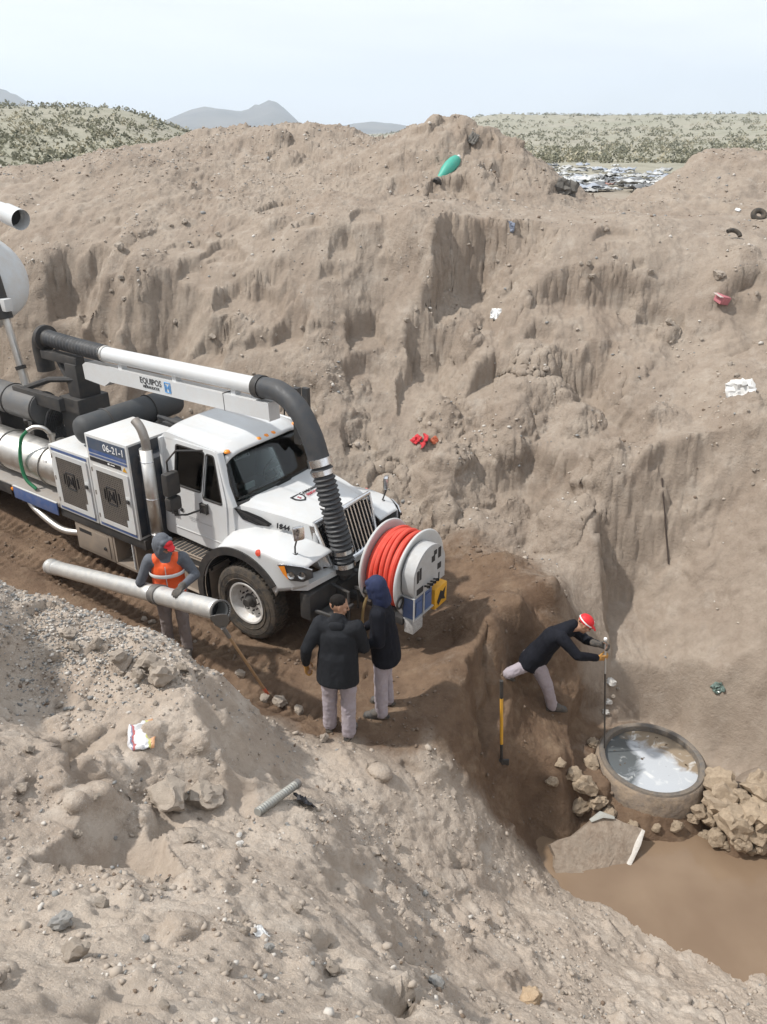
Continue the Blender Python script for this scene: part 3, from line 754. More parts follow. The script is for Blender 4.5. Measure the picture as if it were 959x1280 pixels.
def panel(name, outline, holes, ymap, thick, side, m, parent):
    """flat sheet with openings in the xz plane, bent to ymap(z), given thickness"""
    b = bmesh.new(); ed = []
    for ring in [outline] + holes:
        vs = [b.verts.new((x, 0, z)) for x, z in ring]
        ed += [b.edges.new((vs[i], vs[(i + 1) % len(vs)])) for i in range(len(vs))]
    bmesh.ops.triangle_fill(b, use_beauty=True, use_dissolve=False, edges=ed)
    g = bmesh.ops.extrude_face_region(b, geom=b.faces[:])
    ex = [v for v in g['geom'] if isinstance(v, bmesh.types.BMVert)]
    exs = set(ex)
    for v in b.verts:
        v.co.y = side * (ymap(v.co.z) - (thick if v in exs else 0))
    bmesh.ops.recalc_face_normals(b, faces=b.faces[:])
    me = bpy.data.meshes.new(name); b.to_mesh(me); b.free(); smooth(me, 35)
    return link(name, me, m, parent)
def sheet(poly, ymap, side, name, m, parent, thick=.008):
    return panel(name, poly, [], ymap, thick, side, m, parent)

# chassis
MB().box(-10.6, .8, -.46, -.38, .58, .84, .01).box(-10.6, .8, .38, .46, .58, .84, .01).box(-9, -8.8, -.4, .4, .6, .8).box(-5, -4.8, -.4, .4, .6, .8).box(-1.6, -1.4, -.4, .4, .6, .8).build('chassis_frame', blackm, T)
MB().box(-.08, .08, -.95, .95, .42, .60, .03).box(-.3, .3, -.55, -.45, .58, .66).box(-.3, .3, .45, .55, .58, .66).build('front_axle', blackm, T)

# wheels
def wheel_meshes():
    w, r = .145, .525
    prof = [(.30, -w * .75), (.40, -w), (.47, -w * .98), (.512, -w * .86), (r, -w * .72), (r, w * .72), (.512, w * .86), (.47, w * .98), (.40, w), (.30, w * .75), (.285, w * .5), (.285, -w * .5)]
    t = MB(); t.lathe(prof, axis=(0, 1, 0), seg=56, closed=True)
    for k in range(52):
        a = 2 * math.pi * k / 52
        for s in (-1, 1):
            M = Matrix.Rotation(a + s * .03, 4, 'Y')
            t.box(-.018, .018, s * .05 - .048, s * .05 + .048, r - .004, r + .012, 0, M)
    for s in (-1, 1):
        for q in (.36, .44): t.lathe([(q, s * w * .955), (q + .006, s * (w * 1.02)), (q + .014, s * w * .955)], axis=(0, 1, 0), seg=48)
    rim = MB()
    rim.lathe([(.302, -w * .80), (.298, -w * .86), (.275, -w * .84), (.262, -w * .5), (.235, -w * .15), (.215, -w * .12), (.15, -w * .18), (.10, -w * .20), (.10, -w * .05), (.22, w * .0), (.27, w * .5), (.298, w * .8)], axis=(0, 1, 0), seg=48)
    hub = MB(); hub.lathe([(.0, -w * .88), (.055, -w * .86), (.065, -w * .75), (.07, -w * .3), (.105, -w * .22), (.105, 0)], axis=(0, 1, 0), seg=24)
    for k in range(10):
        a = 2 * math.pi * k / 10
        hub.lathe([(.0, -.062), (.011, -.060), (.013, -.03), (.013, 0)], origin=(.142 * math.cos(a), 0, .142 * math.sin(a)), axis=(0, 1, 0), seg=6)
    holes = MB().lathe([(.0, -.020), (.022, -.0195), (.022, -.012)], axis=(0, 1, 0), seg=12)
    return t.mesh('tyre', 30), rim.mesh('rim', 40), hub.mesh('hub', 40), holes.mesh('rim_hole', 40)
wm = wheel_meshes()
def wheel(x, y, flip=False, rimmat=rimm):
    w = empty('wheel', (x, y, .535)); w.parent = T
    if flip: w.rotation_euler.z = math.pi
    for me, mm, nm in zip(wm, (rubber, rimmat, blackm, dark), ('tyre', 'rim', 'hub', 'rim_hole')):
        o = bpy.data.objects.new(nm, me); COL.objects.link(o); o.parent = w
        if not me.materials: me.materials.append(mm)
        if nm == 'rim_hole':
            o.location = (.195 * math.cos(.314), 0, .195 * math.sin(.314))
            for k in range(1, 10 if x > -1 else 1):
                a = 2 * math.pi * (k + .5) / 10; o2 = o.copy(); COL.objects.link(o2); o2.location = (.195 * math.cos(a), 0, .195 * math.sin(a))
wheel(0.04, -1.0); wheel(0.04, 1.0, True)
for x in (-7.3, -8.65):
    wheel(x, -1.02); wheel(x, -.68, True); wheel(x, .68); wheel(x, 1.02, True)

# cab side walls with real window openings, doors in front of them
win_main = [(-1.385, 1.80), (-1.37, 2.345), (-.83, 2.345), (-.88, 1.80)]
win_vent = [(-.835, 1.73), (-.795, 2.335), (-.665, 2.335), (-.475, 1.73)]
door_out = [(-1.47, 1.02), (-.78, .99), (-.56, 1.06), (-.44, 1.22), (-.40, 1.74), (-.63, 2.40), (-1.45, 2.41)]
cab_out = [(-1.68, 1.0), (-.30, 1.0), (-.30, 1.76), (-.56, 2.40), (-1.60, 2.47), (-1.68, 2.40)]
cab_hole = [(-1.44, 1.76), (-1.42, 2.38), (-.66, 2.37), (-.44, 1.72), (-.88, 1.70)]
for s in (-1, 1):
    c = panel('cab_side', round_poly(cab_out, .06), [round_poly(cab_hole, .05)], lambda z: side_y(z), .05, s, paint, T)
    d = panel('door', round_poly(door_out, .07), [round_poly(win_main, .04), round_poly(win_vent, .035)], lambda z: side_y(z) + .016, .05, s, paint, T)
    for wname, wp in (('side_window', win_main), ('quarter_window', win_vent)):
        grown = [(x + .012 * (1 if x > -1.0 and wname == 'side_window' or x > -.7 else -1), z + (.012 if z > 2 else -.012)) for x, z in wp]
        panel('window_seal', round_poly(grown, .045), [round_poly([(x * .985 - .014, z * .985 + .030) for x, z in wp], .04)], lambda z: side_y(z) + .021, .03, s, black, d)
        sheet(round_poly(wp, .04), lambda z: side_y(z) - .004, s, wname, glass, d)
    hb = MB().box(-1.475, -1.375, s * .895, s * .915, 1.345, 1.50, .02); hb.build('door_handle_recess', black, d)
    MB().box(-1.46, -1.39, s * .912, s * .925, 1.39, 1.455, .006).build('door_handle', black, d)
    MB().box(-1.44, -.46, s * .898, s * .906, 1.145, 1.155).build('door_crease', dustw, d)
# door print (near side reads left to right along +x)
text('door_emblem', 'O', ink, T, .10, frame_mat((-1.29, -.899, 1.44), (1, 0, 0), (0, 0, 1)))
MB().prism([(-1.315, 1.43), (-1.29, 1.475), (-1.265, 1.43), (-1.29, 1.41)], -.8995, -.897).build('door_emblem_drop', ink, T)
for i, (x0, x1, z) in enumerate([(-1.33, -1.22, 1.368), (-1.16, -.96, 1.375), (-1.15, -.98, 1.352), (-.96, -.72, 1.345), (-1.12, -1.02, 1.325)]):
    MB().box(x0, x1, -.8990, -.8975, z, z + .010).build('door_print_line', greyp, T)
# rear wall, floor, firewall
MB().box(-1.68, -1.63, -.84, .84, 1.0, 2.40, .02).build('cab_rear_wall', paint, T)
MB().box(-1.66, -.3, -.84, .84, .98, 1.03).box(-.34, -.30, -.84, .84, 1.0, 1.66).build('cab_floor', dark, T)
# roof with a crown and rounded rim
def grid_mesh(name, fn, nu, nv, m, parent, thick=0.0, angle=60):
    vs = [fn(i / (nu - 1), j / (nv - 1)) for i in range(nu) for j in range(nv)]
    fs = [(i * nv + j, i * nv + j + 1, (i + 1) * nv + j + 1, (i + 1) * nv + j) for i in range(nu - 1) for j in range(nv - 1)]
    b = MB().add(vs, fs); me = b.mesh(name, angle)
    o = link(name, me, m, parent)
    if thick:
        md = o.modifiers.new('solid', 'SOLIDIFY'); md.thickness = thick; md.offset = -1
    return o
def roof_fn(u, v):
    x = -1.70 + u * 1.20
    t = v * 2 - 1
    edge = 1 - abs(t) ** 7
    hw = .775 - .03 * max(0, (u - .8) / .2) ** 2
    zc = 2.545 - .05 * u - .10 * max(0, (u - .72) / .28) ** 2 - .06 * max(0, (.08 - u) / .08) ** 2
    rib = .012 if .28 < abs(t) < .62 and .06 < u < .80 else 0
    xx = x + .09 * (1 - t * t) * u
    return (xx, t * hw, zc - .105 * (1 - edge) - .045 * t * t - rib)
roof = grid_mesh('cab_roof', roof_fn, 30, 41, paint, T, .03, 50)
MB().box(-.95, -.83, .03, .10, 2.487, 2.497, .004, ).build('roof_antenna_base', black, roof)
for y in (-.66, -.14, 0.0, .14, .66):
    x = -.535 + .09 * (1 - (y / .775) ** 2) - .03
    MB().lathe([(.042, 0), (.040, .018), (.028, .032), (0, .038)], origin=(x - .005, y, 2.405 - .045 * (y / .775) ** 2), seg=14).build('marker_light', amber, roof)
# windscreen
def ws(u, v):
    t = v * 2 - 1
    hw = .835 + (.715 - .835) * u
    x0, z0 = -.30 + .13 * (1 - t * t), 1.765 - .01 * t * t
    x1, z1 = -.575 + .09 * (1 - t * t), 2.375 - .02 * t * t
    return (x0 + (x1 - x0) * u, t * hw, z0 + (z1 - z0) * u)
grid_mesh('windscreen', ws, 6, 21, glass, T, .006)
fr = MB()
for u in (0.0, 1.0):
    fr.tube([ws(u, k / 20) for k in range(21)], .024 if u else .032, 8)
for v in (0.0, 1.0):
    fr.tube([ws(k / 8, v) for k in range(9)], .024, 8)
fr.build('windscreen_seal', black, T)
for s in (-1, 1):
    MB().tube([(-.28, s * .865, 1.74), (-.42, s * .845, 2.02), (-.585, s * .77, 2.385)], .035, 8, flat=(1.3, .8)).build('windscreen_pillar', paint, T)
text('windscreen_lettering', 'LOS9BK3', wprint, T, .065, frame_mat((-.50, -.45, 2.255), Vector(ws(.8, .32)) - Vector(ws(.8, .12)), (-.42, 0, 1)), .001)
# things inside the cab that belong to it
MB().box(-.62, -.25, -.8, .8, 1.50, 1.66, .06).build('dashboard', black, T)
for y in (-.42, .42):
    MB().box(-1.35, -.95, y - .24, y + .24, 1.25, 1.45, .08).box(-1.48, -1.33, y - .24, y + .24, 1.4, 2.05, .06).box(-1.47, -1.35, y - .13, y + .13, 2.05, 2.25, .05).build('seat', seatm, T)
st = [(-.78 + .07 * math.sin(a) * .6, .42 + .21 * math.cos(a), 1.72 + .17 * math.sin(a)) for a in np.linspace(0, 2 * math.pi, 25)]
MB().tube(st, .014, 8).tube([(-.78, .23, 1.72), (-.78, .61, 1.72)], .012, 6).tube([(-.78, .42, 1.72), (-.55, .42, 1.55)], .02, 6).build('steering_wheel', black, T)
MB().box(-.50, -.32, -.38, -.05, 1.665, 1.68, .003).build('teal_folder', teal, T)
MB().box(-.46, -.33, -.1, .16, 1.665, 1.676).box(-.60, -.57, -.35, -.18, 1.72, 1.80).build('paper_sheets', paperm, T)
for y in (-.3, .3):
    MB().tube([(-.24, y, 1.765), (-.30, y - .35, 1.83)], .008, 6).build('wiper', black, T)

# bonnet
def bonnet(u, v):
    x = -.33 + u * 1.12
    t = v * 2 - 1
    hw = np.interp(u, [0, .5, 1], [.865, .74, .585]); zc = np.interp(u, [0, .25, .6, .9, 1], [1.80, 1.795, 1.76, 1.71, 1.685])
    side = np.interp(u, [0, .5, 1], [1.22, 1.26, 1.06])
    a = abs(t)
    if a < .80:
        k = a / .80
        y = hw * .94 * k; z = zc - .045 * k ** 2.5 + (.012 if .18 < k < .80 else 0) - (.0)
    else:
        k = (a - .80) / .20
        y = hw * (.94 + .06 * math.sin(min(1, k * 2) * math.pi / 2)); z = zc - .045 - (zc - .045 - side) * k ** 1.15
    xx = x + .20 * max(0, u - .6) / .4 * ((zc - z) / .5) * .55 + .05 * (1 - t * t) * u
    return (xx, math.copysign(y, t), z)
bon = grid_mesh('bonnet', bonnet, 26, 61, paint, T, .02, 50)
# bonnet print
bm_ = frame_mat((.30, -.02, 1.815), (.0, 1, 0), (-1, 0, .06))
def bon_mat(x, y):
    z_ = float(np.interp((x + .33) / 1.12, [0, .25, .6, .9, 1], [1.80, 1.795, 1.76, 1.71, 1.685])) + .0155 - .012 * (abs(y) / .6) ** 2
    return frame_mat((x, y, z_), (0, 1, -.03), (-1, 0, .055))
text('bonnet_lettering', 'CAMIONES', ink, bon, .075, bon_mat(.215, .03), .004)
text('bonnet_lettering', 'SERVICIOS', rprint, bon, .075, bon_mat(.295, .07), .004)
sh = [(-.07, .07), (.07, .07), (.075, .0), (.05, -.05), (0, -.085), (-.05, -.05), (-.075, 0)]
shield = panel('bonnet_shield', sh, [[(x * .74, z * .74) for x, z in sh]], lambda z: .003, .006, 1, ink, bon)
shield.data.transform(bon_mat(.265, -.22) @ Matrix.Rotation(R(-90), 4, 'X') @ Matrix.Scale(1.25, 4))
text('shield_lettering', 'S', rprint, bon, .09, bon_mat(.265, -.22), .004)

# wings
def wing(s):
    def fn(u, v):
        x = -.74 + u * 1.76
        ztop = np.interp(x, [-.74, -.6, -.35, 0, .45, .8, 1.02], [.76, 1.03, 1.29, 1.42, 1.45, 1.42, 1.35])
        zin = ztop + np.interp(x, [-.74, -.3, .4, 1.02], [.02, .10, .08, .02])
        zlip = .53 + math.sqrt(max(0, .70 ** 2 - x * x)) if abs(x) < .64 else np.interp(x, [-.74, -.64, .64, .86, 1.02], [.62, .78, .95, 1.02, 1.08])
        yin = np.interp(x, [-.74, -.3, .3, .8, 1.02], [.84, .80, .70, .58, .52])
        yo = 1.15 - .17 * max(0, (x - .62) / .40) ** 2
        if v < .55:
            k = v / .55
            y = yin + (yo - .05 - yin) * k; z = zin + (ztop - zin) * k ** 2
        elif v < .75:
            k = (v - .55) / .20 * math.pi / 2
            y = yo - .05 + .05 * math.sin(k); z = ztop - .06 * (1 - math.cos(k))
        else:
            k = (v - .75) / .25
            y = yo; z = ztop - .06 + (zlip - ztop + .06) * k
        return (x + .10 * max(0, x - .8) * (1 - (y - yin) / max(.1, yo - yin)), s * y, z)
    w = grid_mesh('wing', fn, 40, 29, paint, T, .02, 50)
    fl = []
    for k in range(29):
        a = R(196 - k * (196 - 38) / 28)
        fl.append((.705 * math.cos(a) * 1.0, .53 + .705 * math.sin(a)))
    poly = fl + [(x * 1.15, .53 + (z - .53) * 1.15) for x, z in reversed(fl)]
    n_ = len(fl); b = MB()
    for y in (1.135, 1.172):
        b.add([(x, s * y, z) for x, z in poly], [(i, i + 1, 2 * n_ - 2 - i, 2 * n_ - 1 - i) for i in range(n_ - 1)])
    o_ = 2 * n_
    b.f += [(i, (i + 1) % o_, o_ + (i + 1) % o_, o_ + i) for i in range(o_)]
    b.build('wheel_arch_flare', black, w)
    # inner liner
    MB().add([(.70 * math.cos(R(200 - k * 8)), s * y, .53 + .70 * math.sin(R(200 - k * 8))) for k in range(22) for y in (.55, 1.13)], [(2 * k, 2 * k + 1, 2 * k + 3, 2 * k + 2) for k in range(21)]).build('wheel_arch_liner', dark, w)
    MB().lathe([(.045, 0), (.043, .015), (.0, .028)], origin=(.36, s * 1.135, 1.40), axis=(0, s, .45), seg=14).build('side_marker', redlens, w)
    # headlamp: bowl, lens, amber corner
    hl = [(.70, 1.345), (.82, 1.37), (.98, 1.35), (1.07, 1.30), (1.075, 1.20), (.98, 1.145), (.84, 1.16), (.76, 1.24)]
    def hy(x): return 1.158 - .17 * max(0, (x - .62) / .40) ** 2 + .012
    b = MB(); n2 = len(hl)
    b.add([(x, s * (hy(x) - .0), z) for x, z in hl] + [(.93, s * (hy(.93) + .02), 1.26)], [(i, (i + 1) % n2, n2) for i in range(n2)])
    h = b.build('headlamp', mat('headlamp_glass', (.05, .055, .06), .08, coat=1.0), w)
    for x in (.87, .98):
        MB().lathe([(.0, 0), (.035, .004), (.048, .02), (.05, .024)], origin=(x, s * (hy(x) + .012), 1.25), axis=(.3, s, .1), seg=16).build('lamp_reflector', silver, h)
    MB().add([(x, s * (hy(x) + .008), z) for x, z in [(.71, 1.343), (.79, 1.36), (.83, 1.17), (.77, 1.24)]], [(0, 1, 2, 3)]).build('turn_signal', amber, h)
    MB().tube([(x, s * (hy(x) + .004), z + .012) for x, z in hl[:4]], .010, 6).build('headlamp_trim', chrome, h)
    # side louvre on the bonnet
    lv = [(-.30, 1.735), (-.10, 1.72), (.10, 1.675), (.245, 1.605), (.20, 1.56), (.02, 1.545), (-.18, 1.59)]
    def ly_(x): return .86 - .20 * (x + .33) + .012
    b = MB(); k_ = len(lv); b.add([(x, s * (np.interp(x, [-.33, .23, .79], [.865, .74, .585]) + .010), z) for x, z in lv] , [tuple(range(k_))])
    lo = b.build('side_louvre', dark, bon)
    for q in range(5):
        z0_, z1_ = 1.715 - q * .027, 1.585 - q * .008
        xa, xb = -.24 + q * .035, .18
        if q == 4: xb = .08
        MB().tube([(x, s * (np.interp(x, [-.33, .23, .79], [.865, .74, .585]) + .014), z0_ + (z1_ - z0_) * (x - xa) / (xb - xa)) for x in np.linspace(xa, xb, 5)], .005, 5).build('louvre_slat', black, lo)
    return w
wings = [wing(s) for s in (-1, 1)]
# fleet number on the near wing
text('fleet_number', '1844', ink, wings[0], .10, frame_mat((.41, -.728, 1.60), (1, .22, -.04), (.0, .10, 1)), .012)

# grille: chrome surround, dark backing, upright bars
gp = lambda u, z: None
def gx_(z): return .80 + (1.69 - z) / .60 * .20
gw = lambda z: .575 - (1.69 - z) / .60 * .09
gr = empty('grille'); gr.parent = T
MB().add([(gx_(z) - .03, s * gw(z), z) for z in (1.08, 1.70) for s in (-1, 1)], [(0, 1, 3, 2)]).build('grille_backing', dark, gr)
sur = [(gx_(1.69), -.575, 1.69), (gx_(1.69) + .03, 0, 1.71), (gx_(1.69), .575, 1.69), (gx_(1.4), .535, 1.4), (gx_(1.09), .47, 1.10), (gx_(1.09) + .02, 0, 1.08), (gx_(1.09), -.47, 1.10), (gx_(1.4), -.535, 1.4)]
MB().tube(sur + [sur[0], sur[1]], .030, 8, flat=(1.2, 1.0)).build('grille_surround', chrome, gr)
for k in range(15):
    y = -.45 + .9 * k / 14
    MB().box(-.012, .012, y * 1.10 - .011, y * 1.10 + .011, 0, 1, 0, Matrix(((1, 0, .20, gx_(1.69)), (0, 1, 0, 0), (0, 0, -.58, 1.68), (0, 0, 0, 1)))).build('grille_bar', chrome, gr)
for s in (-1, 1):
    MB().add([(gx_(1.69) - .06, s * .60, 1.66), (gx_(1.69) + .01, s * .585, 1.66), (gx_(1.1) + .0, s * .48, 1.1), (gx_(1.1) - .12, s * .60, 1.12)], [(0, 1, 2, 3)]).build('grille_side_trim', chrome, gr)
    # convex mirror on the wing
    mr_ = empty('wing_mirror'); mr_.parent = T
    by = s * .93
    MB().lathe([(.035, 0), (.05, .02), (.03, .045)], origin=(.78, by, 1.40), seg=14).build('mirror_foot', black, mr_)
    MB().tube([(.78, by, 1.43), (.81, by + s * .03, 1.55), (.84, by + s * .02, 1.66)], .011, 8).build('mirror_stalk', black, mr_)
    Mx = Matrix.Translation((.85, by, 1.73)) @ Matrix.Rotation(s * R(28), 4, 'Z')
    MB().box(-.03, .03, -.075, .075, -.09, .09, .028, Mx).build('mirror_housing', chrome, mr_)
    MB().box(-.036, -.031, -.06, .06, -.075, .075, 0, Mx).build('mirror_glass', redlens if False else silver, mr_)
    # west-coast door mirrors
    dm = empty('door_mirror'); dm.parent = T
    yo = s * 1.14
    MB().tube([(-.80, s * .90, 1.60), (-.98, s * 1.06, 1.52), (-1.13, yo, 1.50), (-1.17, yo, 1.70), (-1.17, yo, 2.26), (-1.08, s * 1.05, 2.40), (-.80, s * .84, 2.40)], .014, 8).build('mirror_arm', black, dm)
    MB().box(-.86, -.75, s * .895, s * .935, 1.54, 1.66, .015).build('mirror_bracket', black, dm)
    MB().box(-1.20, -1.08, yo - .11, yo + .11, 1.80, 2.12, .035).build('mirror_housing', black, dm)
    MB().box(-1.206, -1.202, yo - .09, yo + .09, 1.83, 2.09).build('mirror_glass', silver, dm)
    MB().box(-1.20, -1.08, yo - .10, yo + .10, 1.58, 1.77, .035).build('convex_mirror_housing', black, dm)
    MB().box(-1.206, -1.202, yo - .08, yo + .08, 1.60, 1.75).build('convex_mirror_glass', silver, dm)
    # steps and fuel tank
    stp = MB().box(-1.50, -.62, s * .80, s * 1.06, .86, .90, .01).build('cab_step', tanbox, T)
    MB().box(-1.50, -.62, s * 1.045, s * 1.075, .78, .855, .005).build('step_edge', black, stp)
    for k in range(12):
        MB().box(-1.48 + k * .072, -1.44 + k * .072, s * .82, s * 1.04, .901, .907).build('step_tread', blackm, stp)
    MB().box(-1.50, -.64, s * .78, s * 1.05, .34, .775, .05).build('fuel_tank', tanbox, T)
# bumper and front frame
MB().box(.88, 1.06, -1.02, 1.02, .58, .96, .04).build('front_bumper', blackm, T)
MB().prism([(.84, -1.10), (1.01, -.99), (1.07, -.5), (1.08, 0), (1.07, .5), (1.01, .99), (.84, 1.10), (.78, .98), (.98, .4), (.98, -.4), (.78, -.98)], 1.01, 1.09, 'xy').build('bumper_lip', paint, T)
fm = MB().box(1.0, 2.05, -.34, -.26, .62, .72, .01).box(1.0, 2.05, .26, .34, .62, .72, .01).box(1.06, 1.14, -.5, .5, .5, .9, .01)
fm.tube([(1.10, -.62, .95), (1.35, -.62, .92), (1.35, -.62, .50)], .022, 8).tube([(1.08, -.95, .72), (1.4, -.95, .74), (1.4, -.60, .74)], .028, 8).build('reel_mount_frame', blackm, T)
MB().box(1.10, 1.30, -.90, -.55, .45, .70, .02).build('front_toolbox', blackm, T)

# exhaust stack with heat shield
MB().tube(bez([(-1.73, -1.0, .5), (-1.73, -1.0, 1.2), (-1.73, -1.0, 2.28), (-1.745, -1.0, 2.44), (-1.80, -1.0, 2.56), (-1.89, -1.0, 2.64)], 30), .062, 16, caps=False).build('exhaust_stack', mat('stack_steel', (.34, .32, .30), .42, metal=.7, grime=.5, grime_col=(.25, .2, .16), scale=4), T)
shp = [( -1.73 + .098 * math.cos(a), -1.0 + .098 * math.sin(a)) for a in np.linspace(R(170), R(370), 15)]
b = MB(); b.add([(x, y, z) for x, y in shp for z in (.86, 2.27)], [(2 * k, 2 * k + 2, 2 * k + 3, 2 * k + 1) for k in range(14)])
hs = b.build('heat_shield', steel, T); md = hs.modifiers.new('solid', 'SOLIDIFY'); md.thickness = .006
for z in (1.0, 1.55, 2.1): MB().tube([(x, y - .002, z) for x, y in shp], .006, 6).build('shield_strap', chrome, hs)
MB().box(-1.95, -1.72, -1.00, -.40, .9, 2.1).build('stack_bracket_panel', navyblk, T)

# blower cabinets
def cabinet(name, x0, x1, z1, banner):
    c = empty(name); c.parent = T
    y0 = -1.15
    MB().box(x0, x1, y0, -.30, .86, z1, .012).build('cabinet_body', dustw, c)
    if banner: MB().box(x1 + .001, x1 + .006, y0 + .03, -.32, .90, z1 - .03).build('cabinet_end_panel', navyblk, c)
    dx0, dx1 = x0 + .09, x1 - .05
    dz0, dz1 = .99, (1.80 if not banner else 1.82)
    d = panel('cabinet_door', round_poly([(dx0, dz0 - .05), (dx1, dz0 - .05), (dx1, dz1 + .03), (dx0, dz1 + .03)], .02), [round_poly([(dx0 + .07, dz0 + .02), (dx1 - .16, dz0 + .02), (dx1 - .16, dz0 + .14), (dx1 - .11, dz0 + .14), (dx1 - .11, dz1 - .04), (dx0 + .07, dz1 - .04)], .01)], lambda z: 1.168, .016, -1, dustw, c)
    MB().box(dx0 + .06, dx1 - .10, y0 - .006, y0 - .003, dz0 + .01, dz1 - .03).build('vent_void', dark, d)
    g = MB(); nx, nz = 15, 24
    for k in range(nx + 1):
        x = dx0 + .07 + (dx1 - .18 - dx0) * k / nx; g.box(x - .008, x + .008, y0 - .014, y0 - .008, dz0 + .02, dz1 - .04)
    for k in range(nz + 1):
        z = dz0 + .02 + (dz1 - dz0 - .06) * k / nz; g.box(dx0 + .07, dx1 - .11, y0 - .0135, y0 - .0085, z - .0075, z + .0075)
    g.build('vent_mesh', meshm, d)
    # emblem cut in the mesh: a square ring with an M
    cx, cz = (dx0 + dx1) / 2 - .04, (dz0 + dz1) / 2 + .02
    e = MB()
    for (xa, za), (xb, zb) in [((-.10, .14), (.10, .14)), ((-.10, .14), (-.10, -.10)), ((.10, .14), (.10, -.10)), ((-.10, -.12), (.10, -.12)), ((-.05, .09), (-.06, -.08)), ((-.05, .09), (.03, -.05)), ((.03, -.05), (.05, .09)), ((.05, .09), (.06, -.08)), ((.04, .06), (-.02, -.03)), ((.16, .10), (.17, -.06)), ((-.15, .10), (-.16, -.06))]:
        e.tube([(cx + xa, y0 - .019, cz + za), (cx + xb, y0 - .019, cz + zb)], .008, 6)
    e.build('mesh_emblem', ink, d)
    hx, hz = dx1 - .055, (dz0 + dz1) / 2 + .05
    lp = MB().box(hx - .045, hx + .045, y0 - .024, y0 - .018, hz - .065, hz + .065, .004).build('latch_plate', dustw, d)
    MB().box(hx - .025, hx + .03, y0 - .05, y0 - .022, hz - .03, hz + .025, .008).build('latch_handle', blackm, lp)
    for z in (dz0 + .05, (dz0 + dz1) / 2, dz1 - .05):
        MB().lathe([(.012, -.03), (.012, .03)], origin=(dx0 - .025, y0 - .012, z), seg=8).build('hinge', steel, d)
    MB().box(x0 + .05, x1 - .05, y0 - .006, y0 - .003, .89, .93).build('blue_band', blue, c)
    if banner:
        MB().box(x0 + .05, x1 - .04, y0 - .006, y0 - .003, 2.09, 2.26).build('dark_band', mat('band_dark', (.05, .075, .12), .5, grime=.2), c)
        MB().box(x0 + .05, x1 - .04, y0 - .006, y0 - .0032, 2.035, 2.088).build('blue_band', blue, c)
        MB().box(x0 + .05, x1 - .04, y0 - .006, y0 - .0032, 1.985, 2.018).build('blue_band', blue, c)
        text('unit_number', '06-21-1', wprint, c, .145, frame_mat((x1 - .29, y0 - .008, 2.165), (1, 0, 0), (0, 0, 1)))
        MB().box(x0 + .05, x1 - .18, y0 - .006, y0 - .003, 1.905, 1.965).build('name_plate', ink, c)
        MB().box(x0 + .45, x0 + .49, y0 - .008, y0 - .0062, 1.925, 1.950).box(x0 + .51, x0 + .60, y0 - .008, y0 - .0062, 1.93, 1.942).build('name_plate_mark', wprint, c)
        MB().prism([(x1 - .15, 1.895), (x1 - .06, 1.895), (x1 - .105, 1.965)], y0 - .006, y0 - .003).build('warning_triangle', yellow, c)
        MB().box(x1 - .107, x1 - .103, y0 - .0075, y0 - .0062, 1.915, 1.94).build('warning_mark', ink, c)
    else:
        MB().box(x0 + .06, x1 - .04, y0 - .006, y0 - .003, 1.845, 1.885).build('blue_band', blue, c)
    return c
cabinet('blower_cabinet', -3.84, -2.89, 1.92, False)
cabinet('engine_cabinet', -2.87, -1.96, 2.30, True)
MB().box(-3.9, -1.9, -1.12, -.30, .70, .855, .01).build('cabinet_base', blackm, T)

# deck, skirt, lower boxes
dk = MB().box(-10.4, -3.86, -1.15, 1.15, .86, .93, .01).build('deck', mat('deck_plate', (.30, .29, .28), .6, metal=.3, grime=.6, grime_col=(.33, .27, .21), scale=4), T)
MB().box(-5.08, -3.90, -1.175, -1.155, .72, .925, .004).build('deck_skirt', blue, dk)
MB().box(-5.08, -3.90, -1.178, -1.150, .926, .94, .002).build('deck_edge', dustw, dk)
MB().lathe([(.03, 0), (.028, .02), (0, .03)], origin=(-5.12, -1.155, .86), axis=(0, -1, 0), seg=12).build('side_marker', amber, dk)
MB().box(-10.4, -5.16, -1.17, -1.152, .74, .92, .004).build('deck_skirt', blackm, dk)
tb = MB().box(-3.62, -2.72, -1.10, -.5, .22, .68, .015).build('toolbox', tanbox, T)
MB().box(-3.55, -2.80, -1.112, -1.102, .27, .63, .004).build('toolbox_door', tanbox, tb)
MB().lathe([(.03, 0), (.03, .012), (.015, .02)], origin=(-2.9, -1.112, .42), axis=(0, -1, 0), seg=12).build('toolbox_lock', blackm, tb)
MB().box(-3.5, -3.2, -1.114, -1.1125, .55, .61).build('toolbox_print', ink, tb)
rk = MB().box(-2.70, -2.66, -1.10, -.5, .24, .72).box(-2.22, -2.18, -1.10, -.5, .24, .72).box(-2.7, -2.18, -1.1, -.5, .22, .26).build('valve_rack', tanbox, T)
MB().box(-2.66, -2.22, -.62, -.58, .27, .72).build('valve_rack_back', dark, rk)
MB().box(-2.24, -2.225, -1.12, -1.09, .28, .70).build('rack_edge', dustw, rk)
for z in (.36, .50, .62): MB().tube([(-2.6, -.8, z), (-2.3, -.8, z)], .035, 8).tube([(-2.45, -.8, z), (-2.45, -1.0, z)], .02, 8).build('valve', blackm, rk)
MB().tube(bez([(-5.0, -1.0, .70), (-4.75, -1.08, .62), (-4.3, -1.12, .50), (-3.95, -1.1, .42), (-3.65, -1.0, .42)], 20), .055, 12).build('drain_pipe', steel, T)

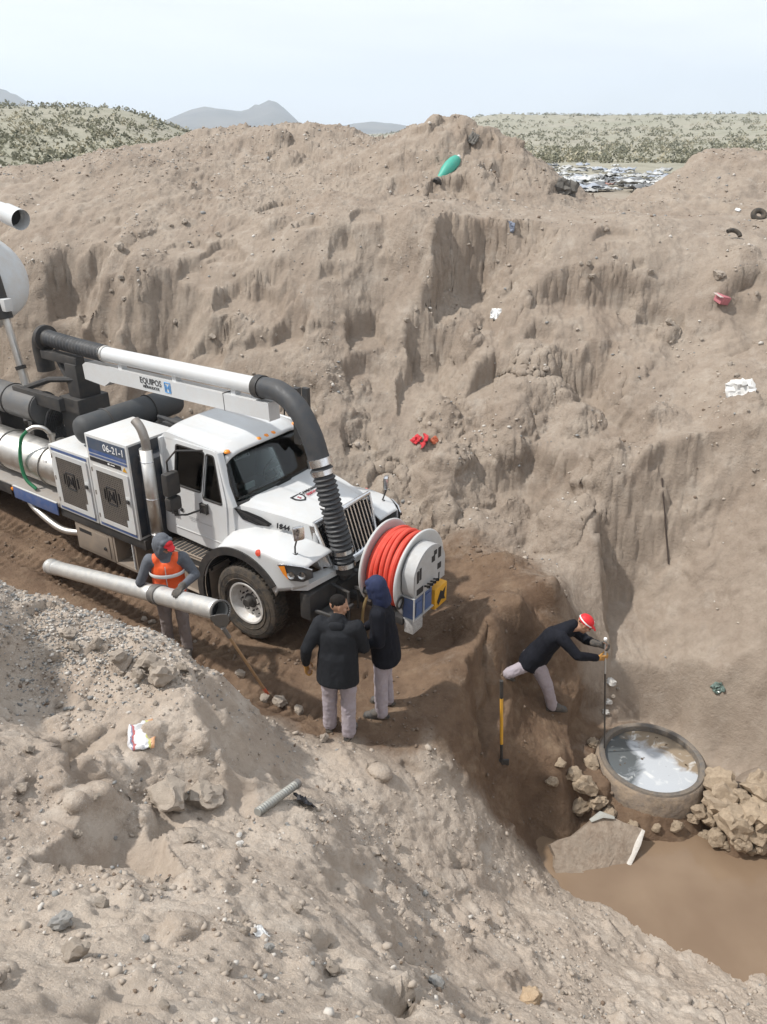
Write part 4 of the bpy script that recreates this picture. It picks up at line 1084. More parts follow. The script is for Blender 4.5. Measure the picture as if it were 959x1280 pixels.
# transverse silencer
MB().lathe([(0, -.06), (.12, -.045), (.19, 0), (.215, .06), (.215, 1.75), (.19, 1.8), (0, 1.86)], origin=(-3.28, -.93, 2.17), axis=(0, 1, 0), seg=32).build('silencer', mat('silencer_black', (.035, .04, .045), .55, grime=.35, grime_col=(.13, .12, .11), scale=3), T)
for y in (-.5, .3): MB().tube([(-3.28 + .222 * math.cos(a), y, 2.17 + .222 * math.sin(a)) for a in np.linspace(0, 2 * math.pi, 25)], .012, 6).build('silencer_strap', blackm, T)
MB().box(-3.75, -1.95, -.28, .95, .88, 1.75, .03).build('blower_housing', blackm, T)
ms = MB()
for (a_, c_, r_) in [((-3.0, .1, 1.9), (-2.0, .1, 2.05), .07), ((-2.9, -.15, 1.95), (-1.85, -.15, 2.15), .05), ((-2.7, .4, 1.8), (-1.9, .4, 1.8), .10), ((-2.3, -.25, 1.7), (-2.3, -.25, 2.15), .05), ((-1.9, -.2, 1.7), (-1.9, .6, 1.9), .05), ((-2.5, .2, 2.2), (-1.8, -.1, 2.28), .035), ((-2.6, -.05, 2.28), (-1.75, -.25, 2.36), .03)]:
    ms.tube([a_, c_], r_, 10)
ms.box(-2.35, -2.1, -.2, .05, 2.05, 2.3, .02).box(-2.7, -1.8, .0, .08, 2.15, 2.25, .01)
ms.build('blower_pipework', blackm, T)

# stainless water tank along the side
wt = MB(); wt.lathe([(0, .12), (.12, .11), (.22, .07), (.30, .0), (.33, -.08), (.33, -3.4), (.22, -3.5), (0, -3.53)], origin=(-4.05, -.72, 1.29), axis=(1, 0, 0), seg=36)
wto = wt.build('water_tank', steel, T)
for x in (-4.45, -5.6, -6.8): MB().tube([(x, -.72 + .337 * math.cos(a), 1.29 + .337 * math.sin(a)) for a in np.linspace(0, 2 * math.pi, 31)], .016, 6, flat=(1.8, .6)).build('tank_band', steel, wto)
MB().box(-4.33, -4.25, -1.005, -.99, 1.42, 1.50, 0, Matrix.Identity(4)).build('tank_label', wprint, wto)
vv = MB().lathe([(.07, 0), (.07, .05), (.045, .06), (.045, .18), (.06, .18), (.06, .22)], origin=(-4.42, -.72, 1.60), seg=14).lathe([(.05, 0), (.05, .16), (.065, .16), (.065, .2)], origin=(-4.22, -.70, 1.58), seg=14).tube(bez([(-4.42, -.72, 1.80), (-4.46, -.80, 1.93), (-4.58, -.88, 1.95), (-4.66, -.96, 1.90)], 12), .035, 10)
vv.build('tank_valve', steel, wto)
MB().tube(bez([(-4.66, -.96, 1.90), (-4.76, -1.04, 1.75), (-4.80, -1.10, 1.40), (-4.72, -1.12, 1.12), (-4.55, -1.08, .97)], 24), .028, 10).build('green_hose', greenh, wto)
MB().box(-4.12, -3.92, -.42, -.25, 1.4, 1.85, .02).build('tank_bracket', dustw, T)

# grey duct further back
MB().tube([(-9.6, -.25, 1.95), (-5.25, -.25, 1.95)], .27, 28).build('storage_duct', mat('duct_grey', (.10, .105, .11), .38, grime=.25, scale=3), T)
for x in (-5.28, -6.1, -7.4): MB().tube([(x, -.25 + .275 * math.cos(a), 1.95 + .275 * math.sin(a)) for a in np.linspace(0, 2 * math.pi, 29)], .014, 6).build('duct_band', blackm, T)
for x in (-9.3, -6.42, -5.45): MB().box(x - .06, x + .06, -.45, -.05, .94, 1.75).build('duct_support', blackm, T)

# boom: pedestal, arms, white pipe, bellows, hose
pd_ = MB().box(-4.95, -4.45, -.15, .45, .93, 2.2, .02).box(-4.8, -4.5, -.05, .35, 2.2, 2.75, .02)
pd_.box(-5.9, -4.6, -.38, -.28, 2.05, 2.26, .01).tube([(-5.9, -.33, 2.15), (-5.2, -.1, 2.42), (-4.6, .0, 2.5)], .05, 8)
pd_.tube([(-4.75, .05, 2.25), (-5.25, .12, 2.85)], .065, 8)
pd_.build('boom_pedestal', blackm, T)
cl = MB()
for k in range(9):
    y = -.32 + .05 * k; cl.tube(bez([(-5.0, y, 1.25), (-5.15 - .02 * k, y - .05, 1.6), (-5.05, y, 1.95), (-4.9, y + .05, 2.05)], 10), .02, 6)
cl.build('hydraulic_lines', hoserub, T)
bo = empty('suction_boom'); bo.parent = T
arm0, arm1 = Vector((-4.35, .08, 2.72)), Vector((-.05, -.28, 2.93))
dv = (arm1 - arm0).normalized()
Ma = frame_mat(arm0, dv, (0, 0, 1)); L = (arm1 - arm0).length
MB().prism([(0, .06), (0, -.17), (.55, -.21), (.72, -.12), (L, -.11), (L, .11), (.1, .11)], -.085, .085, 'xy').build('boom_arm', paint, bo).data.transform(Ma)
MB().box(L * .80, L * .802, -.12, .12, -.088, .088).build('arm_joint', blackm, bo).data.transform(Ma)
MB().box(L, L + .02, -.12, .12, -.09, .09).build('arm_end', paint, bo).data.transform(Ma)
text('boom_lettering', 'EQUIPOS', ink, bo, .13, Matrix.Translation((0, -.004, 0)) @ frame_mat(arm0 + dv * 1.82 + Vector((0, -.086, .035)), dv, (0, 0, 1)))
text('boom_lettering', 'HIDRAULICOS', ink, bo, .062, Matrix.Translation((0, -.004, 0)) @ frame_mat(arm0 + dv * 1.82 + Vector((0, -.086, -.050)), dv, (0, 0, 1)))
lg = MB()
for (xa, za), (xb, zb) in [((0, .08), (.13, .08)), ((0, -.06), (.13, -.06)), ((0, .08), (0, -.06)), ((.13, .08), (.13, -.06)), ((.03, -.05), (.03, .05)), ((.03, .05), (.065, -.01)), ((.065, -.01), (.10, .05)), ((.10, .05), (.10, -.05))]:
    lg.tube([(2.17 + xa, za, .0885), (2.17 + xb, zb, .0885)], .007, 6)
lg.build('boom_emblem', bprint, bo).data.transform(Ma)
pA, pB = Vector((-3.78, .04, 3.03)), Vector((-.28, -.24, 3.19))
MB().tube([pA, pB], .112, 28).build('boom_pipe', paint, bo)
MB().tube([pB - (pB - pA).normalized() * .05, pB + (pB - pA).normalized() * .06], .150, 24).build('pipe_clamp', black, bo)
MB().tube([pA - (pB - pA).normalized() * .04, pA + (pB - pA).normalized() * .04], .128, 24).build('pipe_clamp', steel, bo)
for t_ in (.12, .5, .86):
    q_ = pA.lerp(pB, t_); MB().box(q_.x - .04, q_.x + .04, q_.y - .05, q_.y + .05, q_.z - .24, q_.z - .09).build('pipe_saddle', paint, bo)
def ribbed(path, r, pitch, depth, seg=24):
    pts = bez(path, 400); P_ = np.array(pts); s_ = np.concatenate([[0], np.cumsum(np.linalg.norm(np.diff(P_, axis=0), axis=1))])
    n_ = int(s_[-1] / (pitch / 5)); ss = np.linspace(0, s_[-1], n_)
    pp = np.stack([np.interp(ss, s_, P_[:, k]) for k in range(3)], 1)
    rad = r + depth * np.sin(ss / pitch * 2 * math.pi)
    return pp.tolist(), rad.tolist()
pp, rr_ = ribbed([(-5.35, .12, 3.04), (-4.6, .08, 3.03), (-3.80, .04, 3.03)], .125, .085, .010)
MB().tube(pp, rr_, 24).build('bellows', hoserub, bo)
MB().lathe([(.21, -.03), (.21, .05), (.15, .06), (.14, .14)], origin=(-5.47, .13, 3.03), axis=(1, -.01, .0), seg=24).tube(bez([(-5.45, .13, 3.02), (-5.60, .14, 2.98), (-5.66, .15, 2.80), (-5.66, .16, 2.45)], 16), .15, 20).build('boom_elbow', black, bo)
MB().box(-5.45, -4.5, -.02, .14, 2.72, 2.86, .01).build('elbow_bracket', blackm, bo)
hp = [(-.24, -.243, 3.192), (.10, -.29, 3.20), (.42, -.34, 3.06), (.64, -.37, 2.78), (.76, -.385, 2.50)]
MB().tube(bez(hp, 40), .135, 24).build('hose_bend', hoserub, bo)
pp, rr_ = ribbed([(.76, -.385, 2.50), (.86, -.395, 2.20), (.96, -.40, 1.85), (1.06, -.40, 1.5), (1.12, -.40, 1.14)], .132, .060, .013)
MB().tube(pp, rr_, 24).build('suction_hose', hoserub, bo)
for p_, q_ in (((.755, -.385, 2.51), (.785, -.387, 2.42)), ((.80, -.388, 2.37), (.82, -.39, 2.31)), ((1.085, -.40, 1.36), (1.095, -.40, 1.31)), ((1.115, -.40, 1.19), (1.122, -.40, 1.13))):
    MB().tube([p_, q_], .15, 24).build('hose_clamp', chrome, bo)
MB().box(.865, .95, -.545, -.53, 1.93, 1.945).build('hose_tag', wprint, bo)
MB().tube([(1.12, -.40, 1.16), (1.13, -.40, 1.04)], .12, 20).tube([(1.13, -.4, 1.08), (1.3, -.3, 1.05), (1.45, -.2, 1.02)], .03, 8).box(1.10, 1.16, -.46, -.34, .94, 1.08).build('hose_holder', blackm, T)
MB().box(-.35, -.25, .42, .50, 2.2, 3.0).box(-.35, -.25, .62, .68, 2.0, 2.95).build('boom_rest', blackm, T)

# hose reel swung to point along the truck
re = empty('hose_reel'); re.parent = T
def flange(x, s):
    b = MB(); R_ = .56
    b.lathe([(R_ - .02, -.02), (R_, -.015), (R_ + .008, 0), (R_, .015), (R_ - .02, .02), (R_ - .05, .006), (.22, .006), (.22, -.006), (R_ - .05, -.006)], origin=(x, 0, 1.13), axis=(1, 0, 0), seg=56, closed=True)
    return b.build('reel_flange', dustw, re)
flange(1.48, -1); flange(2.0, 1)
MB().tube([(1.45, 0, 1.13), (2.05, 0, 1.13)], .22, 24).build('reel_drum', greyp, re)
rk_ = 0
for layer, R_ in enumerate((.30, .365, .43, .475)):
    for k in range(8 if layer % 2 == 0 else 7):
        x = 1.525 + .062 * k + (.031 if layer % 2 else 0)
        if layer == 3 and k in (0, 6): continue
        js = rng.normal(0, .008, 3); n_ = 44
        loop = [(x + .018 * math.sin(a + k) + js[0] + .03 * (a / 6.28 - .5), (R_ + js[1] + .010 * math.sin(2 * a + k * 1.3)) * math.cos(a), 1.13 + (R_ + js[1] + .010 * math.sin(2 * a + k * 1.3)) * math.sin(a)) for a in np.linspace(0, 2 * math.pi, n_)]
        MB().tube(loop, .031, 8).build('hose_turn', redhose, re)
MB().box(1.36, 1.44, -.08, .08, .62, 1.2, .01).box(1.30, 1.46, -.3, .3, .62, .74, .01).lathe([(.07, 0), (.07, .12)], origin=(1.37, 0, 1.13), axis=(1, 0, 0), seg=16).build('reel_stand', blackm, re)
MB().tube([(1.44, -.46, .92), (1.60, -.50, .95)], .045, 12).tube([(1.34, -.46, .90), (1.46, -.46, .92)], .03, 8).tube([(1.38, -.46, .9), (1.38, -.46, .62)], .018, 8).build('hose_guide', black, re)
MB().tube(bez([(1.56, -.44, .95), (1.50, -.50, .7), (1.46, -.48, .4), (1.5, -.45, .2)], 14), .02, 8).build('hose_tail', mat('brass_fitting', (.35, .26, .12), .45, metal=.5, grime=.4), re)
# control box at the end of the reel, arched top
arch = [(-.44, 1.10), (-.44, 1.32)] + [( -.08 + .40 * math.cos(a), 1.13 + .47 * math.sin(a)) for a in np.linspace(R(150), R(30), 12)] + [(.28, 1.32), (.28, 1.02), (-.40, 1.02)]
pb = MB().prism(arch, 2.03, 2.20, 'yz').build('control_box', greyp, re)
MB().prism([(y * .97, 1.02 + (z - 1.02) * .96 + .01) for y, z in arch], 2.201, 2.206, 'yz').build('control_plate', greyp, pb)
for (ya, yb, za, zb) in [(-.38, -.34, 1.22, 1.38), (-.325, -.285, 1.24, 1.40), (-.05, .02, 1.36, 1.44), (.0, .06, 1.44, 1.50), (.10, .16, 1.36, 1.50), (.09, .17, 1.20, 1.28), (-.38, -.24, 1.05, 1.13), (.12, .14, 1.03, 1.14)]:
    MB().box(2.206, 2.212, ya, yb, za, zb).build('control_label', ink, pb)
for y in (-.20, -.13, -.06, .01):
    MB().tube([(2.205, y, 1.10), (2.27, y - .03, 1.13)], .012, 6).lathe([(.02, 0), (.02, .03)], origin=(2.265, y - .03, 1.125), axis=(1, 0, .3), seg=8).build('control_lever', black, pb)
MB().box(2.02, 2.18, -.40, .02, .70, 1.00, .008).build('battery_box', bluep, re)
MB().box(2.0, 2.20, -.42, .04, 1.001, 1.012).box(2.0, 2.2, -.42, .04, .685, .699).box(2.185, 2.2, -.42, -.40, .70, 1.0).box(2.185, 2.2, -.20, -.18, .70, 1.0).build('battery_box_frame', greyp, re)
MB().box(2.19, 2.195, -.36, -.23, .74, .92).box(2.19, 2.195, -.16, -.02, .74, .94).build('panel_print', bluep, re)
MB().box(2.06, 2.19, -.42, -.20, .50, .684, .005).build('speckled_box', mat('speckled_panel', (.42, .42, .42), .6, grime=.9, grime_col=(.16, .15, .14), scale=22), re)
yb_ = MB().box(2.0, 2.17, .12, .42, .56, .86, .018).build('yellow_box', yellow, re)
MB().prism([(.17, .66), (.25, .80), (.31, .76), (.37, .80), (.34, .68), (.37, .62), (.27, .66), (.20, .60)], 2.171, 2.176, 'yz').build('yellow_box_mark', ink, yb_)
MB().box(1.9, 2.05, -.45, .35, .60, .70, .01).box(1.98, 2.02, -.1, .1, .6, 1.1).build('reel_end_frame', blackm, re)
MB().tube([(2.03 + .0 * a, -.47 + .07 * math.cos(a), .93 + .07 * math.sin(a)) for a in np.linspace(0, 2 * math.pi, 21)], .014, 6).build('reel_handwheel', black, re)

# debris tank tipped up behind, its lift ram and inlet pipe
ax = Vector((-math.cos(R(27)), 0, -math.sin(R(27))))
dt = MB().lathe([(0, -.20), (.30, -.17), (.55, -.09), (.72, .03), (.76, .12), (.76, 4.3), (.6, 4.5), (0, 4.6)], origin=(-6.62, .0, 3.98), axis=ax, seg=40).build('debris_tank', dustw, T)
MB().box(-6.35, -6.05, -.12, .02, 3.42, 3.62, .01).build('ram_bracket', dustw, dt)
MB().tube(bez([(-8.2, .0, 4.55), (-7.0, 0, 5.0), (-6.0, 0, 5.0), (-5.62, 0, 4.95)], 24), .135, 22, caps=False).build('inlet_pipe', paint, dt)
MB().tube([(-5.64, 0, 4.952), (-5.30, 0, 4.88)], .155, 24, caps=False).build('inlet_sleeve', paint, dt)
MB().lathe([(0, 0), (.13, .001)], origin=(-5.5, 0, 4.92), axis=(-1, 0, .2), seg=22).build('inlet_void', dark, dt)
MB().tube([(-6.36, -.05, 3.98), (-6.22, -.05, 3.28)], .12, 16).build('ram_head', black, dt)
rm = MB().tube([(-6.24, -.05, 3.4), (-5.98, -.05, 1.95)], .062, 14).tube([(-6.08, -.05, 2.5), (-5.80, -.05, 1.05)], .075, 14).build('lift_ram', steel, T)
for z, x in ((2.5, -6.09), (1.9, -5.965)): MB().tube([(x, -.05, z), (x + .02, -.05, z - .06)], .088, 14).build('ram_collar', blackm, rm)
MB().box(-9.9, -9.6, -.6, .6, .93, 1.9, .02).box(-6.0, -5.6, -.2, .1, .85, 1.1).build('tank_hinge_frame', blackm, T)
lap('truck')
# ------------------------------------------------------------------ the opened manhole, the puddle and the lumps round it
conc = mat('concrete_wet', (.17, .14, .115), .85, var=.3, grime=.95, grime_col=(.33, .255, .18), scale=3.4, bump=1.0, bscale=14)
concl = mat('concrete_pale', (.30, .25, .20), .9, var=.3, grime=.95, grime_col=(.155, .11, .078), scale=2.6, bump=.9, bscale=18)
ringm = mat('ring_grey', (.10, .095, .09), .6, grime=.7, grime_col=(.27, .21, .15), scale=6, bump=.4, bscale=40)
ring = empty('manhole_ring', (RING[0], RING[1], RING_Z)); tag(ring, 'round concrete manhole shaft filled with milky grey sewage', 'manhole')
MB().lathe([(.62, -.02), (.635, 0), (.675, .004), (.70, -.02), (.71, -.10), (.735, -.14), (.74, -.42), (.72, -.75), (.60, -.75), (.60, -.3)], seg=72, closed=True).build('shaft_wall', conc, ring)
MB().lathe([(.585, -.05), (.60, .018), (.625, .030), (.660, .028), (.672, .006), (.66, -.03)], seg=72, closed=True).build('rim', ringm, ring)
m, n, l, b = new_mat('sewage')
def mk_sewage():
    tc_ = n.new('ShaderNodeTexCoord')
    def no(scale, det=6, dist=0.0, off=(0, 0, 0)):
        mp = n.new('ShaderNodeMapping'); mp.inputs['Location'].default_value = off; l.new(tc_.outputs['Object'], mp.inputs['Vector'])
        x = n.new('ShaderNodeTexNoise'); x.inputs['Scale'].default_value = scale; x.inputs['Detail'].default_value = det; x.inputs['Distortion'].default_value = dist
        l.new(mp.outputs[0], x.inputs['Vector']); return x.outputs['Fac']
    sx = n.new('ShaderNodeSeparateXYZ'); l.new(tc_.outputs['Object'], sx.inputs[0])
    def mth(op, a, c):
        x = n.new('ShaderNodeMath'); x.operation = op
        for i, v_ in enumerate((a, c)):
            if isinstance(v_, bpy.types.NodeSocket): l.new(v_, x.inputs[i])
            else: x.inputs[i].default_value = v_
        return x.outputs[0]
    def mr(v_, a, c):
        x = n.new('ShaderNodeMapRange'); x.inputs['From Min'].default_value = a; x.inputs['From Max'].default_value = c; l.new(v_, x.inputs['Value']); return x.outputs[0]
    def mx(f, a, c):
        x = n.new('ShaderNodeMix'); x.data_type = 'RGBA'
        for s, v_ in (('Factor', f), ('A', a), ('B', c)):
            if isinstance(v_, bpy.types.NodeSocket): l.new(v_, x.inputs[s])
            else: x.inputs[s].default_value = (*v_, 1)
        return x.outputs['Result']
    X, Y = sx.outputs['X'], sx.outputs['Y']
    w = no(2.6, 8, .8)
    wob = mth('MULTIPLY', mth('SUBTRACT', w, .5), .9)
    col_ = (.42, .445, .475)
    # shade painted into the colour on the left, brown scum on the upper right, milky foam between
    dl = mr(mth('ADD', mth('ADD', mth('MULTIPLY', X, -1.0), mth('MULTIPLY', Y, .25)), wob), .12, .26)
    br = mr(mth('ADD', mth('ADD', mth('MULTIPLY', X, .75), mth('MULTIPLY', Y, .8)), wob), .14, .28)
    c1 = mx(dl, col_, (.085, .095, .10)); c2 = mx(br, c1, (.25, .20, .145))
    fl_ = mr(no(9, 4, .3, (3, 1, 0)), .66, .70)
    c3 = mx(fl_, c2, (.07, .05, .035))
    st_ = mr(no(5, 8, 1.2, (7, 2, 0)), .60, .75)
    c4 = mx(st_, c3, (.62, .63, .62))
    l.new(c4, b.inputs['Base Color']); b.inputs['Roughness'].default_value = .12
    bp_ = n.new('ShaderNodeBump'); bp_.inputs['Strength'].default_value = .12; l.new(no(22, 3), bp_.inputs['Height']); l.new(bp_.outputs[0], b.inputs['Normal'])
mk_sewage()
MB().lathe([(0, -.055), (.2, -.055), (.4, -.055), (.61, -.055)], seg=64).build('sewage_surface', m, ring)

# muddy water lying in the bottom of the trench
m, n, l, b = new_mat('muddy_water')
tc = n.new('ShaderNodeTexCoord')
x = n.new('ShaderNodeTexNoise'); x.inputs['Scale'].default_value = 1.2; x.inputs['Detail'].default_value = 7; x.inputs['Distortion'].default_value = .2; l.new(tc.outputs['Object'], x.inputs['Vector'])
cr = n.new('ShaderNodeValToRGB'); cr.color_ramp.elements[0].color = (.180, .125, .083, 1); cr.color_ramp.elements[1].color = (.225, .162, .11, 1); cr.color_ramp.elements[0].position = .35; cr.color_ramp.elements[1].position = .68
l.new(x.outputs['Fac'], cr.inputs[0]); l.new(cr.outputs[0], b.inputs['Base Color']); b.inputs['Roughness'].default_value = .16; b.inputs['IOR'].default_value = 1.33
y_ = n.new('ShaderNodeTexNoise'); y_.inputs['Scale'].default_value = 14; l.new(tc.outputs['Object'], y_.inputs['Vector'])
bp = n.new('ShaderNodeBump'); bp.inputs['Strength'].default_value = .06; l.new(y_.outputs['Fac'], bp.inputs['Height']); l.new(bp.outputs[0], b.inputs['Normal'])
water = MB().add([(1.55, 5.6, -1.95), (4.3, 4.2, -1.95), (7.4, 4.4, -1.95), (7.4, 7.3, -1.95), (4.6, 7.6, -1.95), (1.9, 7.5, -1.95)], [tuple(range(6))]).build('water', m)
tag(water, kind='structure')

# broken slab leaning into the water
pa, pb_, pc = Vector(at_z(755, 1018, -1.58)), Vector(at_z(700, 1105, -2.03)), Vector(at_z(800, 1040, -1.74))
pn = (pb_ - pa).cross(pc - pa).normalized()
if pn.z < 0: pn = -pn
def on_plane(px, py):
    r = Vector(ray(px, py)); return Vector(_c) + r * ((pa - Vector(_c)).dot(pn) / r.dot(pn))
outl = [(688, 1056), (700, 1049), (718, 1044), (735, 1030), (748, 1020), (762, 1019), (780, 1028), (803, 1036), (799, 1052), (792, 1068), (780, 1090), (770, 1106), (759, 1124), (735, 1116), (715, 1110), (699, 1104), (692, 1084), (694, 1070)]
top = [on_plane(*p) + pn * rng.normal(0, .006) for p in outl]
cen = sum(top, Vector()) / len(top)
slab = empty('concrete_slab', cen); tag(slab, 'broken concrete slab with white chipped edge lying half in muddy water', 'slab')
b_ = bmesh.new()
inner = [b_.verts.new((cen + (p - cen) * .55 + pn * (.012 + rng.normal(0, .008))) - cen) for p in top]
tv = [b_.verts.new(p - cen) for p in top]; bv = [b_.verts.new(cen + (p - cen) * .96 - pn * .17 - cen) for p in top]
k = len(top); b_.faces.new(inner); b_.faces.new(list(reversed(bv)))
for i in range(k):
    b_.faces.new((tv[i], tv[(i + 1) % k], inner[(i + 1) % k], inner[i])); b_.faces.new((bv[i], bv[(i + 1) % k], tv[(i + 1) % k], tv[i]))
bmesh.ops.recalc_face_normals(b_, faces=b_.faces[:]); me_ = bpy.data.meshes.new('slab_body'); b_.to_mesh(me_); b_.free(); smooth(me_, 25)
link('slab_body', me_, concl, slab)
MB().tube([on_plane(px, py) - cen + pn * .004 for px, py in [(803, 1037), (797, 1055), (786, 1080), (774, 1102), (761, 1122)]], [.03, .035, .028, .036, .022], 8, flat=(1.1, .35)).build('chipped_edge', mat('fresh_concrete', (.55, .53, .50), .9, grime=.4, scale=12, bump=.5), slab)
MB().tube([on_plane(px, py) - cen for px, py in [(738, 1026), (752, 1018), (768, 1022)]], [.02, .045, .02], 8, flat=(1.2, .5)).build('chipped_corner', mat('grey_chip', (.33, .34, .32), .9, grime=.4, scale=12), slab)

# rocks and clods
def rock_mesh(name, seed, sub=3, rough_=.55, flat=.75):
    r_ = np.random.default_rng(seed); b = bmesh.new(); bmesh.ops.create_icosphere(b, subdivisions=sub, radius=1)
    co = np.array([v.co[:] for v in b.verts])
    for _ in range(7):                                   # shear off facets
        d = r_.normal(size=3); d /= np.linalg.norm(d); h = r_.uniform(.55, .85)
        t = co @ d; m_ = t > h; co[m_] -= np.outer(t[m_] - h, d)
    co += co * ((fbm(co * 1.9 + seed * 3.1, 4, .6) - .35 * np.abs(perlin(co * 4.1 + seed)))[:, None] * rough_)
    co *= np.array([1.0, r_.uniform(.7, 1), flat * r_.uniform(.8, 1.1)])
    for v, c in zip(b.verts, co): v.co = c
    me = bpy.data.meshes.new(name); b.to_mesh(me); b.free(); smooth(me, 22); return me
claym = mat('clay_clod', (.345, .275, .20), .95, var=.25, scale=5, grime=.5, grime_col=(.25, .185, .125), bump=.7, bscale=22)
tanm = mat('sand_clod', (.37, .318, .265), .95, var=.18, scale=4, grime=.3, grime_col=(.29, .24, .20), bump=.7, bscale=30)
greys = mat('grey_stone', (.23, .225, .215), .8, var=.15, scale=6, bump=.3, bscale=40)
whites = mat('white_stone', (.50, .485, .46), .85, var=.1, scale=6, bump=.3, bscale=40)
ochres = mat('ochre_stone', (.40, .30, .20), .9, var=.2, scale=6, bump=.4, bscale=30)
RM = {}
def rock(px, py, size, m_, label, group, name='clod', seed=None, sink=.25, at=None, cat='clod'):
    p, nn = hit(px, py) if at is None else (Vector(at), Vector((0, 0, 1)))
    if p is None: return None
    sd = int(rng.integers(0, 9)) if seed is None else seed
    key = (sd, m_.name)
    if key not in RM: RM[key] = rock_mesh(name, 100 + sd); RM[key].materials.append(m_)
    o = bpy.data.objects.new(name, RM[key]); COL.objects.link(o)
    o.location = p + Vector((0, 0, size * (.42 - sink))); o.scale = (size / 2,) * 3
    o.rotation_euler = (rng.uniform(-.5, .5), rng.uniform(-.5, .5), rng.uniform(0, 6.28))
    tag(o, label, cat, group); return o
lab = 'yellowish clay lump heaped beside the manhole ring above the water'
for px, py, s in [(893, 990, .5), (948, 1000, .55), (905, 1020, .6), (930, 1030, .55), (955, 1030, .5), (885, 985, .32), (903, 1003, .46), (925, 1000, .30), (945, 985, .42), (958, 1010, .5), (890, 1030, .36), (915, 1035, .50), (940, 1045, .40), (897, 1052, .30), (925, 1058, .28), (950, 1062, .24), (872, 1018, .30), (905, 1060, .16), (938, 1066, .16), (880, 1048, .18), (960, 1045, .3), (870, 1000, .2), (935, 1020, .26)]:
    rock(px, py, s, claym, lab, 'clay lumps by the ring', sink=.15)
lab = 'brown clay lump packed against the manhole shaft on the worker side'
for px, py, s in [(740, 955, .28), (733, 985, .36), (748, 1005, .30), (715, 970, .26), (760, 1018, .24), (725, 1008, .30), (700, 955, .18), (865, 1025, .22), (742, 930, .2), (690, 978, .2), (790, 1032, .16), (820, 1036, .16), (845, 1034, .2)]:
    rock(px, py, s, claym, lab, 'clay lumps against the shaft', sink=.3)
lab = 'pale rubble piece lying in the sand beside the steel bar'
for px, py, s in [(763, 855, .16), (760, 880, .14), (766, 872, .09), (757, 893, .12), (772, 862, .07)]:
    rock(px, py, s, whites if s > .1 else tanm, lab, 'rubble by the steel bar', 'rubble', sink=.1, cat='rubble')
lap('pit')
